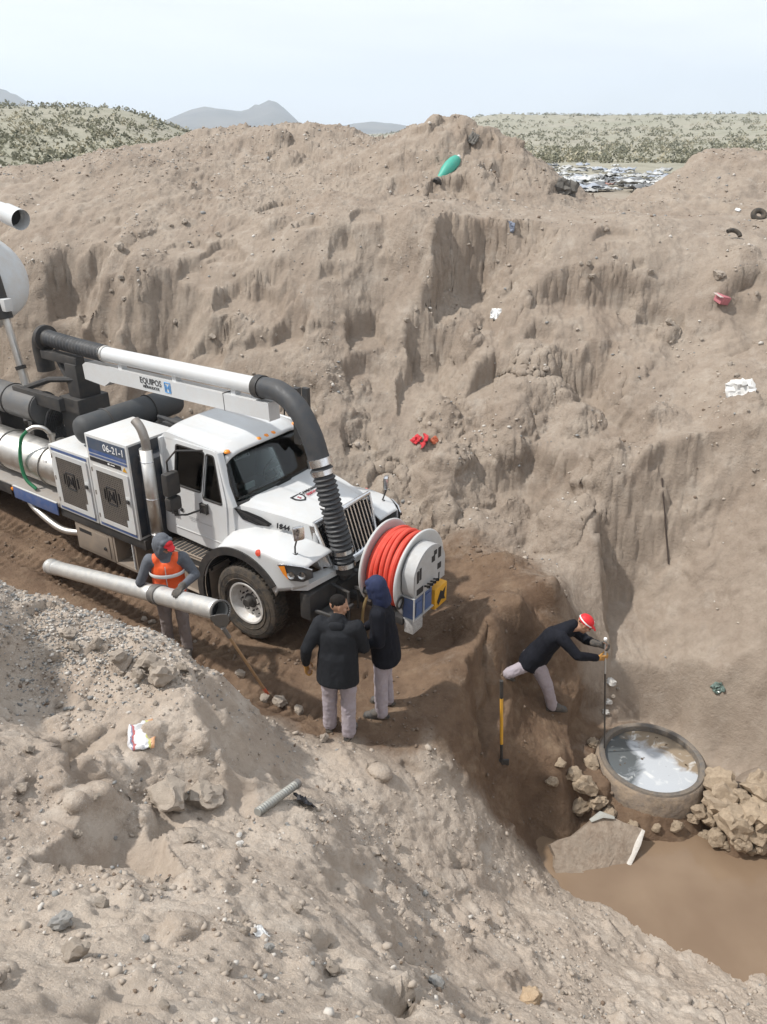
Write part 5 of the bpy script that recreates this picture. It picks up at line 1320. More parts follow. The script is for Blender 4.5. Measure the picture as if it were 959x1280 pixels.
# ------------------------------------------------------------------ people
def V(*a): return Vector(a)
class Blob:
    """collects tapered capsules and ellipsoids, then grows one continuous skin round them"""
    def __init__(self): self.v = []; self.f = []
    def _add(self, vs, fs):
        o = len(self.v); self.v += [tuple(v) for v in vs]; self.f += [tuple(i + o for i in f) for f in fs]
    def ell(self, c, r, M=None, seg=20, rings=12):
        c = Vector(c); r = (r, r, r) if not hasattr(r, '__len__') else r
        vs = []
        for i in range(rings + 1):
            a = math.pi * i / rings
            for k in range(seg):
                b = 2 * math.pi * k / seg
                p = Vector((math.sin(a) * math.cos(b) * r[0], math.sin(a) * math.sin(b) * r[1], math.cos(a) * r[2]))
                vs.append(c + (M @ p if M is not None else p))
        fs = [(i * seg + k, i * seg + (k + 1) % seg, (i + 1) * seg + (k + 1) % seg, (i + 1) * seg + k) for i in range(rings) for k in range(seg)]
        self._add(vs, fs); return self
    def cap(self, p0, r0, p1, r1, sx=1.0, sy=1.0, up=None, seg=18, end=1.0):
        """tapered capsule; sx, sy flatten its section (sx along 'up' x axis)"""
        p0, p1 = Vector(p0), Vector(p1); t = p1 - p0; L = max(t.length, 1e-5); t /= L
        u = (Vector(up) if up is not None else t.orthogonal()); u = (u - t * u.dot(t)).normalized(); w = t.cross(u)
        st = []
        for a in np.linspace(-math.pi / 2, 0, 5): st.append((p0 + t * r0 * math.sin(a) * end, r0 * (math.cos(a) if end > .5 else math.cos(a) ** .25)))
        for a in np.linspace(0, math.pi / 2, 5): st.append((p1 + t * r1 * math.sin(a), r1 * math.cos(a)))
        vs = []
        for c, r in st:
            for k in range(seg):
                b = 2 * math.pi * k / seg; vs.append(c + (u * math.cos(b) * sx + w * math.sin(b) * sy) * max(r, 1e-4))
        n = len(st)
        fs = [(i * seg + k, i * seg + (k + 1) % seg, (i + 1) * seg + (k + 1) % seg, (i + 1) * seg + k) for i in range(n - 1) for k in range(seg)]
        self._add(vs, fs); return self
    def chain(self, pts, rads, **k):
        for a, b, c, d in zip(pts[:-1], pts[1:], rads[:-1], rads[1:]): self.cap(a, c, b, d, **k)
        return self
    def build(self, name, m, parent, voxel=.012, it=3, wrinkle=0.0, wscale=9.0, stretch=(1, 1, .5)):
        me = bpy.data.meshes.new(name); me.from_pydata(self.v, [], self.f)
        b = bmesh.new(); b.from_mesh(me); bmesh.ops.remove_doubles(b, verts=b.verts[:], dist=1e-5); bmesh.ops.recalc_face_normals(b, faces=b.faces[:]); b.to_mesh(me); b.free()
        o = bpy.data.objects.new(name, me); COL.objects.link(o)
        md = o.modifiers.new('r', 'REMESH'); md.mode = 'VOXEL'; md.voxel_size = voxel
        ms_ = o.modifiers.new('s', 'SMOOTH'); ms_.iterations = it; ms_.factor = .5
        dg = bpy.context.evaluated_depsgraph_get(); dg.update()
        m2 = bpy.data.meshes.new_from_object(o.evaluated_get(dg)); o.modifiers.clear(); o.data = m2; bpy.data.meshes.remove(me); m2.name = name
        if wrinkle:
            n = len(m2.vertices); co = np.empty(n * 3, np.float32); m2.vertices.foreach_get('co', co); co = co.reshape(-1, 3)
            no = np.empty(n * 3, np.float32); m2.vertices.foreach_get('normal', no); no = no.reshape(-1, 3)
            q = co * np.array(stretch, np.float32) * wscale
            w = perlin(q + 3) * .6 - np.abs(perlin(q * 1.9 + 13)) * .9 + perlin(q * 4 + 31) * .25
            co += no * (w * wrinkle)[:, None]; m2.vertices.foreach_set('co', co.ravel()); m2.update()
        for p in m2.polygons: p.use_smooth = True
        m2.materials.clear(); m2.materials.append(m); o.parent = parent
        return o
def hand(B, wrist, fdir, pnorm, curl=.5, s=1.0, r=.0095, thumb=1):
    """palm and five fingers; fdir fingers' direction, pnorm out of the palm, thumb +1/-1 side"""
    f = Vector(fdir).normalized(); n = Vector(pnorm); n = (n - f * n.dot(f)).normalized(); sd = f.cross(n) * thumb
    w = Vector(wrist)
    k = w + f * .085 * s
    for i in range(4):
        o = (i - 1.5) * .021 * s
        B.cap(w + sd * o * .7 + f * .01, .016 * s, k + sd * o, .0125 * s)
    for i, ln in enumerate((.072, .080, .074, .058)):
        o = (1.5 - i) * .021 * s
        p = k + sd * o; a = curl * .35; d = f
        for j, (q, rr_) in enumerate(((.45, 1.0), (.32, .92), (.26, .82))):
            d2 = (f * math.cos(a) + n * math.sin(a)); e = p + d2 * ln * q * s
            B.cap(p, r * rr_ * s, e, r * rr_ * .93 * s, seg=12); p = e; a += curl * .95
    t0 = w + f * .025 * s + sd * .03 * s
    d = (f * .6 + sd * .65 + n * .35).normalized(); t1 = t0 + d * .042 * s
    d = (f * .85 + sd * .2 + n * (.3 + .4 * curl)).normalized(); t2 = t1 + d * .03 * s; t3 = t2 + (f * .8 + n * .5 * curl - sd * .1).normalized() * .025 * s
    B.chain([t0, t1, t2, t3], [.014 * s, .011 * s, .0105 * s, .009 * s], seg=12)
def head(B, c, face, up, s=1.0):
    """head with brow, nose, jaw, ears; c centre of the skull"""
    f = Vector(face).normalized(); u = Vector(up); u = (u - f * u.dot(f)).normalized(); r = f.cross(u)
    M = Matrix((r, f, u)).transposed()
    c = Vector(c)
    P_ = lambda x, y, z: c + M @ Vector((x, y, z)) * s
    B.ell(P_(0, -.012, .025), (.076 * s, .095 * s, .092 * s), M).ell(P_(0, .022, -.045), (.060 * s, .066 * s, .072 * s), M)
    B.ell(P_(0, .062, -.088), (.030 * s, .026 * s, .024 * s), M)
    B.cap(P_(0, .088, .012), .010 * s, P_(0, .106, -.028), .015 * s)
    B.cap(P_(-.036, .078, .026), .012 * s, P_(.036, .078, .026), .012 * s)
    B.cap(P_(-.020, .086, -.058), .008 * s, P_(.020, .086, -.058), .008 * s)
    for q in (-1, 1):
        B.cap(P_(q * .077, -.008, .018), .013 * s, P_(q * .074, -.002, -.028), .009 * s, sx=.5, up=tuple(r))
        B.ell(P_(q * .048, .058, -.02), (.022 * s, .02 * s, .02 * s), M)
    return P_, M
skin = mat('skin', (.36, .205, .135), .55, var=.08, scale=30)
hair = mat('hair_black', (.010, .008, .007), .8, spec=.2)
jblack = mat('jacket_black', (.011, .012, .017), .85, spec=.15, var=.25, scale=8, bump=.25, bscale=120)
jcharc = mat('jacket_charcoal', (.015, .0165, .020), .8, spec=.2, var=.25, scale=7, bump=.25, bscale=120)
hoodnavy = mat('hood_navy', (.012, .020, .062), .85, var=.2, scale=9, bump=.3, bscale=140)
trous = mat('trousers_grey', (.34, .305, .345), .9, var=.10, scale=7, grime=.3, grime_col=(.33, .27, .22), bump=.25, bscale=150)
trousd = mat('trousers_dust', (.20, .175, .175), .9, var=.10, scale=7, grime=.35, grime_col=(.30, .24, .19))
bootm = mat('boot_leather', (.05, .055, .06), .7, grime=.6, grime_col=(.23, .18, .13), scale=12)
hoodgrey = mat('hood_grey', (.105, .115, .135), .9, var=.15, scale=9, bump=.3, bscale=140)
vestor = mat('vest_orange', (.78, .105, .022), .65, var=.1, scale=8)
reflect = mat('reflective_tape', (.62, .62, .62), .35)
redcap = mat('red_cap', (.60, .012, .020), .6, var=.1, scale=14)
glovey = mat('glove_ochre', (.42, .21, .045), .85, grime=.3, scale=20)
gloved = mat('glove_dark', (.045, .045, .045), .85, grime=.4, scale=20)
eyew = mat('eye_dark', (.02, .015, .012), .2)

def person(name, label, J, look, tex, build=1.0, group='workers'):
    """J: dictionary of joints in world space; tex: garments"""
    base = (J['ankle'][0] + J['ankle'][1]) / 2
    root = empty(name, (0, 0, 0)); tag(root, label, 'person', group)
    k = build
    # skin
    B = Blob()
    up = (J['neck'] - J['chest']).normalized()
    P_, M = head(B, J['head'], look, tex.get('head_up', up))
    B.cap(J['neck'] - up * .05, .062, J['head'] - up * .06, .055)
    B.cap(J['pelvis'], .10, J['chest'], .115, sx=1.25, up=J['sh'][1] - J['sh'][0]).cap(J['chest'], .11, J['neck'], .06)
    for q in (0, 1):
        B.cap(J['chest'] + up * .06, .07, J['sh'][q], .055).chain([J['sh'][q], J['el'][q], J['wr'][q]], [.052, .040, .029])
        B.cap(J['pelvis'], .09, J['hip'][q], .09).chain([J['hip'][q], J['knee'][q], J['ankle'][q]], [.085, .058, .042]).cap(J['ankle'][q], .040, J['ankle'][q].lerp(J['toe'][q], .5) + V(0, 0, .0), .022)
        hd, pn, cu = J['hand'][q]
        hand(B, J['wr'][q], hd, pn, cu, 1.0, thumb=-1 if q == 0 else 1)
    body = B.build('body', skin, root, .0075, 2)
    for q in (-1, 1):
        e = MB().lathe([(0, 0), (.008, .001), (.011, .006)], origin=P_(q * .032, .0905, .002), axis=-Vector(look), seg=10).build('eye', eyew, root)
    # trousers
    B = Blob(); across = (J['hip'][1] - J['hip'][0])
    B.cap(J['hip'][0], .100 * k, J['hip'][1], .100 * k).ell(J['pelvis'], (.150 * k, .112 * k, .13 * k), Matrix.Rotation(math.atan2(across.y, across.x), 3, 'Z'))
    for q in (0, 1):
        sh_ = (J['ankle'][q] - J['knee'][q]).normalized()
        B.chain([J['hip'][q], J['hip'][q].lerp(J['knee'][q], .5), J['knee'][q], J['knee'][q].lerp(J['ankle'][q], .55), J['ankle'][q] + sh_ * .02], [.100 * k, .092 * k, .076 * k, .072 * k, .070 * k])
    B.build('trousers', tex['trousers'], root, .011, 3, .012, 10, (1, 1, 1.1))
    # boots
    for q in (0, 1):
        a, t = J['ankle'][q], J['toe'][q]; d = (t - a); d.z = 0; d.normalize()
        B = Blob(); z = min(a.z, t.z)
        sn = (J['knee'][q] - a).normalized(); B.cap(a + sn * .07, .058, a + V(0, 0, -.03), .058).cap(a, .056, a.lerp(t, .55), .05).cap(a + V(0, 0, -.045) - d * .03, .042, t, .040, sx=1.1, sy=.9).ell(t + d * .005, (.048, .048, .036))
        B.build('boot', bootm, root, .009, 2)
        so = Blob(); so.cap(a + V(0, 0, -.075) - d * .05, .047, t + V(0, 0, -.026) + d * .02, .047, sx=1, sy=.35, up=V(0, 0, 1).cross(d)); so.build('sole', mat('boot_sole', (.02, .02, .02), .9, grime=.6, grime_col=(.2, .15, .1)), root, .009, 1)
    # jacket
    B = Blob(); ac = J['sh'][1] - J['sh'][0]
    hem = J['pelvis'] + (J['pelvis'] - J['chest']).normalized() * (tex.get('hem', .06) + .06)
    B.cap(hem, .160 * k, J['pelvis'].lerp(J['chest'], .35), .150 * k, sx=1.32, sy=1.0, up=ac, end=.12)
    B.cap(J['pelvis'].lerp(J['chest'], .35), .150 * k, J['chest'], .148 * k, sx=1.25, sy=.9, up=ac)
    B.cap(J['chest'], .145 * k, J['neck'] - up * .03, .085 * k, sx=1.2, sy=.9, up=ac)
    for q in (0, 1):
        B.cap(J['chest'] + up * .05, .105 * k, J['sh'][q], .076 * k)
        fa = (J['wr'][q] - J['el'][q]).normalized()
        B.chain([J['sh'][q], J['sh'][q].lerp(J['el'][q], .5), J['el'][q], J['el'][q].lerp(J['wr'][q], .5), J['wr'][q] - fa * .02], [.077 * k, .070 * k, .060 * k, .053 * k, .045 * k])
    B.cap(J['neck'] - up * .02, .075, J['neck'] + up * .03, .068)
    B.build('jacket', tex['jacket'], root, .011, 3, tex.get('wr', .008), 9)
    # head wear
    f = Vector(look).normalized()
    if tex.get('hood'):
        B = Blob(); B.ell(P_(0, -.028, .022), (.107, .118, .122), M).cap(P_(0, -.04, -.03), .105, J['neck'] - f * .03, .105).cap(P_(-.07, .03, .03), .035, P_(-.065, .04, -.07), .035).cap(P_(.07, .03, .03), .035, P_(.065, .04, -.07), .035).cap(P_(-.055, .035, .085), .036, P_(.055, .035, .085), .036)
        B.build('hood', tex['hood'], root, .010, 3, .008, 12)
    if tex.get('hair'):
        B = Blob(); B.ell(P_(0, -.022, .048), (.078, .092, .076), M).ell(P_(0, -.060, .012), (.062, .042, .05), M)
        B.build('hair', tex['hair'], root, .008, 1, .004, 60)
    if tex.get('cap'):
        B = Blob(); B.ell(P_(0, -.015, .050), (.088, .104, .080), M).cap(P_(-.055, .085, .045), .012, P_(.055, .085, .045), .012).cap(P_(-.045, .13, .035), .010, P_(.045, .13, .035), .010).cap(P_(0, .08, .045), .016, P_(0, .15, .032), .010, sx=4.0, sy=.55, up=M.col[0])
        cp_ = B.build('cap', tex['cap'], root, .008, 2)
        if tex.get('cap_band'):
            MB().tube([P_(.0885 * math.cos(a), -.015 + .1045 * math.sin(a), .042) for a in np.linspace(0, 2 * math.pi, 29)], .006, 6, flat=(.6, 1.6)).build('cap_band', wprint, cp_)
            MB().lathe([(.022, 0), (.018, .006), (0, .008)], origin=P_(-.03, .075, .085), axis=M @ Vector((-.3, .6, .6)), seg=12).build('cap_badge', wprint, cp_)
    if tex.get('visor'):
        B = Blob(); B.cap(P_(-.06, .075, .055), .013, P_(.06, .075, .055), .013).cap(P_(-.05, .13, .035), .010, P_(.05, .13, .035), .010).cap(P_(0, .07, .055), .018, P_(0, .155, .03), .010, sx=4.2, sy=.55, up=M.col[0]).ell(P_(0, .03, .075), (.075, .07, .035), M)
        B.build('cap_visor', tex['visor'], root, .008, 2)
    for q in (0, 1):
        g = tex.get('gloves', (None, None))[q]
        if g:
            hd, pn, cu = J['hand'][q]
            B = Blob(); hand(B, J['wr'][q], hd, pn, cu, 1.10, .0125, thumb=-1 if q == 0 else 1)
            B.cap(J['wr'][q] - Vector(hd).normalized() * .06, .046, J['wr'][q] + Vector(hd).normalized() * .02, .036)
            B.build('glove', g, root, .006, 2)
    return root

def standing(base, heading, h=1.75, wide=1.0, lean=0.0, step=(0, 0)):
    """joints of a standing figure; heading is the direction faced, radians from +X"""
    s = h / 1.75
    fx = V(math.cos(heading), math.sin(heading), 0); rt_ = V(math.sin(heading), -math.cos(heading), 0)   # right hand side
    b = Vector(base)
    def P_(r, f, z): return b + rt_ * r * s + fx * f * s + V(0, 0, z * s)
    L = lean
    J = dict(pelvis=P_(0, 0, .95), chest=P_(0, .30 * L, 1.27), neck=P_(0, .52 * L, 1.47), head=P_(0, .66 * L + .03, 1.615),
             sh=[P_(-.19 * wide, .46 * L, 1.405), P_(.19 * wide, .46 * L, 1.405)], hip=[P_(-.095 * wide, 0, .91), P_(.095 * wide, 0, .91)],
             knee=[P_(-.105 * wide, step[0] * .5 + .02, .50), P_(.105 * wide, step[1] * .5 + .02, .50)], ankle=[P_(-.115 * wide, step[0], .095), P_(.115 * wide, step[1], .095)],
             toe=[P_(-.13 * wide, step[0] + .15, .042), P_(.13 * wide, step[1] + .15, .042)])
    return J, P_, fx, rt_
def drop(px, py):
    p, n_ = hit(px, py); return p

# the stocky man in a charcoal jacket, seen from behind
b = drop(425, 914); b = V(b.x, b.y, b.z)
hd = R(78)
J, P_, fx, rt_ = standing(b, hd, 1.70, 1.06, .14, (0.02, -.06))
J['el'] = [P_(-.33, -.06, 1.13), P_(.27, .10, 1.13)]; J['wr'] = [P_(-.37, .02, .88), P_(.16, .32, 1.00)]
J['hand'] = [(fx * .2 + V(0, 0, -1), rt_, .55), (fx * .3 - rt_ * .9, V(0, 0, -1), .5)]
for q in (0, 1):
    g_, _ = ground_at(J['ankle'][q].x, J['ankle'][q].y); dz = g_.z - (b.z); J['ankle'][q].z += dz; J['toe'][q].z += dz
face = (fx * .35 + rt_ * .9 + V(0, 0, -.28))
man_a = person('person', 'bareheaded stocky man in charcoal jacket with ochre glove, back turned', J, face, dict(trousers=trous, jacket=jcharc, hair=hair, gloves=(glovey, gloved), hem=.14, head_up=V(.1, .1, 1)), 1.12, 'people on the job')
B = Blob(); B.ell(J['neck'] - fx * .07 + V(0, 0, -.05), (.095, .045, .075), Matrix.Rotation(hd - R(90), 3, 'Z')); B.build('folded_hood', jcharc, man_a, .011, 2, .006, 12)

# the tall man in a navy hood beside him
b = drop(481, 888)
hd = R(172)
J, P_, fx, rt_ = standing(b, hd, 1.78, .98, .10, (.02, -.02))
J['el'] = [P_(-.25, .02, 1.10), P_(.25, .03, 1.12)]; J['wr'] = [P_(-.14, .22, .99), P_(.12, .24, 1.02)]
J['hand'] = [(rt_ + fx * .3, -fx, .6), (-rt_ + fx * .3, -fx, .6)]
for q in (0, 1):
    g_, _ = ground_at(J['ankle'][q].x, J['ankle'][q].y); dz = g_.z - (b.z); J['ankle'][q].z += dz; J['toe'][q].z += dz
man_b = person('person', 'tall man in black coat and navy blue hood looking at the reel', J, fx + rt_ * .5 + V(0, 0, -.35), dict(trousers=trous, jacket=jblack, hood=hoodnavy, hem=.16), 1.05, 'people on the job')

# the aluminium tube: one end on the ground by the truck, the other end carried
TUBE_A, TUBE_B = Vector((-5.14, 10.36, .13)), Vector((-1.72, 6.90, 1.40))
ga_, _ = ground_at(TUBE_A.x, TUBE_A.y); TUBE_A.z = ga_.z + .10
tube = empty('aluminium_suction_tube', TUBE_A); tag(tube, 'long dented aluminium suction tube carried by man in orange vest', 'pipe')
dT = (TUBE_B - TUBE_A).normalized(); LT = (TUBE_B - TUBE_A).length
def seg_(a, c, r, m_, nm, caps=False, sg=28): 
    n_ = 14; ps_ = [dT * (a + (c - a) * i / (n_ - 1)) for i in range(n_)]
    return MB().tube(ps_, [r + .0018 * math.sin(i * 2.1) for i in range(n_)], sg, caps).build(nm, m_, tube)
mid = .715
o1 = seg_(0, LT * mid, .108, galv, 'tube_section'); o2 = seg_(LT * mid, LT, .112, galv, 'tube_section')
for o_ in (o1, o2):
    md = o_.modifiers.new('solid', 'SOLIDIFY'); md.thickness = .006
MB().lathe([(.112, -.09), (.124, -.08), (.124, -.05), (.118, -.04), (.118, .05), (.130, .06), (.130, .085), (.112, .09)], origin=dT * LT * mid, axis=dT, seg=28).build('coupling', mat('coupling_grey', (.16, .16, .16), .5, metal=.6, grime=.4), tube)
MB().lathe([(.110, -.02), (.124, -.015), (.126, .04), (.115, .05), (.112, .22), (.118, .23), (.118, .25), (.110, .255)], origin=dT * 0.02, axis=dT, seg=28).build('tube_collar', galv, tube)
MB().lathe([(.112, -.05), (.122, -.03), (.122, 0.0), (.108, .002), (.104, -.04)], origin=dT * LT, axis=dT, seg=28).build('tube_mouth', mat('dark_steel', (.13, .13, .13), .5, metal=.5, grime=.3), tube)
MB().lathe([(0, 0), (.106, .001)], origin=dT * (LT - .25), axis=-dT, seg=24).build('tube_void', dark, tube)
def tp(px):
    """point of the tube axis under a picture column"""
    best = min(np.linspace(0, LT, 300), key=lambda t: abs(479.5 + FPX * (TUBE_A + dT * t)[0] / np.dot(np.array(TUBE_A + dT * t) - _c, _fw) - px))
    return TUBE_A + dT * best

# the man in the orange vest holding it
q1, q2 = tp(176), tp(228)
mid_ = (q1 + q2) / 2
b = Vector((mid_.x + .02, mid_.y + .33, 0)); g_, _ = ground_at(b.x, b.y); b.z = g_.z
hd = R(-80)
J, P_, fx, rt_ = standing(b, hd, 1.74, 1.02, .06, (.05, -.06))
side = V(0, 0, 1).cross(dT).normalized()
J['wr'] = [q2 + V(0, .06, .135) - dT * .04, q1 + V(0, .12, -.06)]
J['el'] = [P_(-.33, .06, 1.16), P_(.34, .02, 1.10)]
J['hand'] = [(V(-.1, -1, .12), V(0, -.25, -1), .55), (V(.1, -1, -.45), V(0, 0, 1), .75)]
for q in (0, 1):
    g_, _ = ground_at(J['ankle'][q].x, J['ankle'][q].y); dz = g_.z - (b.z); J['ankle'][q].z += dz; J['toe'][q].z += dz
man_c = person('person', 'worker in orange reflective vest and grey hood carrying the aluminium tube', J, V(.85, -.5, -.42), dict(trousers=trousd, jacket=hoodgrey, hood=hoodgrey, visor=redcap, gloves=(gloved, gloved), hem=.02), 1.0, 'people on the job')
B = Blob(); ac = J['sh'][1] - J['sh'][0]
B.cap(J['pelvis'] + V(0, 0, -.06), .172, J['pelvis'].lerp(J['chest'], .4), .166, sx=1.2, sy=.98, up=ac, end=.12).cap(J['pelvis'].lerp(J['chest'], .4), .166, J['chest'], .162, sx=1.2, sy=.9, up=ac)
for q in (0, 1): B.cap(J['chest'] + V(0, 0, .02) + ac * (q - .5) * .25, .13, J['sh'][q].lerp(J['neck'], .42) + V(0, 0, -.035), .085)
vest = B.build('vest', vestor, man_c, .010, 2, .007, 9)
for z, ln in ((1.25, .205), (1.0, .20)):
    n_ = 40; c_ = P_(0, .05 if z > 1.1 else .02, z)
    ring = [c_ + rt_ * math.cos(a) * (ln + .005) + fx * math.sin(a) * (.166 if z > 1.1 else .170) for a in np.linspace(0, 2 * math.pi, n_)]
    MB().tube(ring, .024, 8, flat=(.25, 1.0)).build('reflective_band', reflect, vest)
MB().tube([P_(0, .198, 1.38), P_(0, .215, 1.20), P_(0, .205, .93)], .006, 6).build('vest_zip', greyp, vest)

# the worker in the trench, bent over a steel bar
def Wj(px, py, d): return Vector(at_y(px, py, d))
f1 = drop(690, 888); f2 = drop(636, 849)
J = dict(pelvis=Wj(668, 823, f1.y + .02), chest=Wj(691, 797, f1.y - .06), neck=Wj(714, 782, f1.y - .05), head=Wj(731, 780, f1.y - .06))
J['ankle'] = [f2 + V(0, 0, .10), f1 + V(-.01, 0, .095)]
J['hip'] = [J['pelvis'] + V(-.05, .09, -.04), J['pelvis'] + V(.03, -.09, -.04)]
J['knee'] = [(J['hip'][0] + J['ankle'][0]) / 2 + V(.05, -.05, .01), (J['hip'][1] + J['ankle'][1]) / 2 + V(.03, -.03, 0)]
J['toe'] = [J['ankle'][0] + V(-.12, .09, -.04), J['ankle'][1] + V(.15, -.02, -.05)]
J['sh'] = [Wj(716, 786, f1.y + .14), Wj(702, 797, f1.y - .22)]
BAR_T, BAR_B = Wj(757, 798, f1.y - .20), Vector((RING[0] - .56, RING[1] + .18, RING_Z - .12))
bd = (BAR_B - BAR_T).normalized()
BAR_B = BAR_T + bd * (BAR_B - BAR_T).length
h1 = BAR_T + bd * .30; h0 = BAR_T + bd * .13
J['wr'] = [h0 - V(.085, -.03, -.02), h1 - V(.10, .0, .0)]
J['el'] = [Wj(733, 800, f1.y + .12), Wj(722, 820, f1.y - .34)]
J['hand'] = [(V(1, -.2, -.2), V(0, -1, 0), 1.25), (V(1, .0, .0), V(0, 1, .2), 1.25)]
man_d = person('person', 'worker with red cap bending in the trench beside the concrete ring', J, V(.75, -.18, -.62), dict(trousers=trous, jacket=jblack, cap=redcap, cap_band=True, hair=hair, gloves=(gloved, glovey), hem=.02, wr=.008, head_up=V(.75, -.1, .5)), 1.06, 'people on the job')
bar = empty('steel_bar', BAR_B); tag(bar, 'slender dark steel probe bar with bright top held over the concrete ring', 'bar')
L_ = (BAR_T - BAR_B)
MB().tube([V(0, 0, 0), L_ * .72], .011, 10).build('bar_shaft', mat('bar_steel', (.09, .09, .09), .4, metal=.7, grime=.3), bar)
MB().tube([L_ * .72, L_], .012, 10).build('bar_grip', mat('bar_bright', (.6, .62, .64), .3, metal=.6), bar)
MB().lathe([(.0, 0), (.02, .006), (.024, .02), (.018, .034), (0, .04)], origin=L_ * .985, axis=L_, seg=14).build('bar_knob', wprint, bar)
lap('people')
# ------------------------------------------------------------------ tools and litter
wood = mat('wood_handle', (.40, .25, .13), .7, var=.2, scale=9, grime=.4)
g0, _ = hit(335, 868)
topw = TUBE_B + Vector((.02, -.10, -.13))
sv = empty('shovel', g0); tag(sv, 'wooden handled shovel with orange tip leaning against the tube mouth', 'shovel')
d_ = topw - g0
MB().tube([d_ * -.03, d_ * .10], .019, 10).build('painted_tip', mat('orange_paint', (.60, .11, .05), .6, grime=.4, scale=20), sv)
MB().tube([d_ * .10, d_ * .90], .017, 10).build('shaft', wood, sv)
MB().tube([d_ * .86, d_ * .99], [.022, .026], 10).build('socket', mat('tool_steel', (.22, .22, .22), .5, metal=.6, grime=.5), sv)
dn = d_.normalized(); sx_ = dn.cross(Vector((0, 1, 0))).normalized(); nn_ = sx_.cross(dn)
bl = [(-.03, 0), (-.085, .05), (-.095, .14), (-.06, .22), (0, .25), (.06, .22), (.095, .14), (.085, .05), (.03, 0)]
vs = [d_ * .98 + sx_ * x + dn * y + nn_ * (.05 * (x / .09) ** 2 - .0) for x, y in bl]
MB().add(vs + [v - nn_ * .006 for v in vs], [tuple(range(9)), tuple(range(17, 8, -1))] + [(i, (i + 1) % 9, 9 + (i + 1) % 9, 9 + i) for i in range(9)]).build('blade', MATS['tool_steel'], sv)

g1, _ = hit(627, 953)
yt = empty('digging_tool', g1); tag(yt, 'yellow handled digging tool with black grip standing upright in the trench', 'tool')
tp_ = Vector(at_y(627, 851, g1.y)) - g1
MB().tube([tp_ * .80, tp_], .021, 12).build('grip', black, yt)
MB().tube([tp_ * .24, tp_ * .80], .020, 12).build('shaft', mat('tool_yellow', (.68, .36, .02), .45, grime=.3, scale=12), yt)
MB().tube([tp_ * -.02, tp_ * .24], [.016, .018], 12).build('ferrule', blackm, yt)
MB().box(-.09, .09, -.012, .012, -.04, .05, .004).build('blade', blackm, yt)

# dark root or rod down the right wall
rp = [hit(px, py) for px, py in [(827, 598), (829, 620), (831, 645), (833, 668), (835, 690), (836, 705)]]
rp = [p + nn * .012 for p, nn in rp if p is not None]
rod = MB().tube([p - rp[0] for p in rp], .012, 7).build('rod', mat('rust_dark', (.05, .035, .028), .8)); rod.location = rp[0]
tag(rod, 'thin dark rusty rod hanging down the bank above the manhole ring', 'rod')

def crumple(name, size, seed, m_, px, py, label, cat, group=None, flat=.35, n_=9, lift=.0, at=None):
    """a crumpled sheet with folds"""
    r_ = np.random.default_rng(seed); u = np.linspace(-1, 1, n_)
    A, Bv = np.meshgrid(u, u); q = np.stack([A.ravel(), Bv.ravel(), 0 * A.ravel()], 1)
    q[:, 0] *= 1 - .25 * np.abs(q[:, 1]) * r_.uniform(.3, 1)
    z = np.abs(perlin(q * 1.9 + seed)) * 1.2 + .5 * perlin(q * 4.3 + seed * 2) + .5
    q[:, 2] = z * flat
    q[:, :2] += .22 * np.stack([perlin(q * 2.7 + 9 + seed), perlin(q * 2.7 + 19 + seed)], 1)
    q *= size / 2
    fs = [(i * n_ + j, i * n_ + j + 1, (i + 1) * n_ + j + 1, (i + 1) * n_ + j) for i in range(n_ - 1) for j in range(n_ - 1)]
    me = bpy.data.meshes.new(name); me.from_pydata(q.tolist(), [], fs); smooth(me, 24)
    o = link(name, me, m_); p, nn = hit(px, py) if at is None else at
    o.location = p + nn * lift; o.rotation_euler = nn.to_track_quat('Z', 'Y').to_euler(); o.rotation_euler.rotate_axis('Z', r_.uniform(0, 6.28))
    md = o.modifiers.new('solid', 'SOLIDIFY'); md.thickness = size * .012
    tag(o, label, cat, group); return o
# printed snack bag
m, n, l, b = new_mat('snack_bag')
tc = n.new('ShaderNodeTexCoord'); sp = n.new('ShaderNodeSeparateXYZ'); l.new(tc.outputs['Object'], sp.inputs[0])
no_ = n.new('ShaderNodeTexNoise'); no_.inputs['Scale'].default_value = 14; l.new(tc.outputs['Object'], no_.inputs['Vector'])
ad = n.new('ShaderNodeMath'); ad.operation = 'MULTIPLY_ADD'; l.new(no_.outputs['Fac'], ad.inputs[0]); ad.inputs[1].default_value = .09; l.new(sp.outputs['X'], ad.inputs[2])
mr_ = n.new('ShaderNodeMapRange'); mr_.inputs['From Min'].default_value = -.06; mr_.inputs['From Max'].default_value = .16; l.new(ad.outputs[0], mr_.inputs['Value'])
cr = n.new('ShaderNodeValToRGB'); cr.color_ramp.interpolation = 'CONSTANT'
for pos, c_ in ((0, (.55, .30, .16, 1)), (.17, (.50, .50, .18, 1)), (.28, (.60, .61, .63, 1)), (.74, (.40, .12, .12, 1)), (.82, (.22, .23, .33, 1)), (.87, (.6, .6, .62, 1))):
    e_ = cr.color_ramp.elements.new(pos) if pos else cr.color_ramp.elements[0]; e_.color = c_
cr.color_ramp.elements[-1].color = (.7, .7, .72, 1)
l.new(mr_.outputs[0], cr.inputs[0]); l.new(cr.outputs[0], b.inputs['Base Color']); b.inputs['Roughness'].default_value = .35
sb = crumple('snack_bag', .23, 4, m, 178, 922, 'crumpled white, yellow and red snack bag on the spoil mound beside the sand blocks', 'litter', flat=.34, lift=.015, at=(hit(178, 922)[0], Vector((.1, -.45, 1)).normalized()))
whitep = mat('white_plastic', (.66, .66, .65), .5, var=.1, scale=9)
crumple('plastic_bag', .42, 5, whitep, 928, 489, 'white crumpled plastic bag on the sandy slope of the high bank', 'litter', flat=.6)
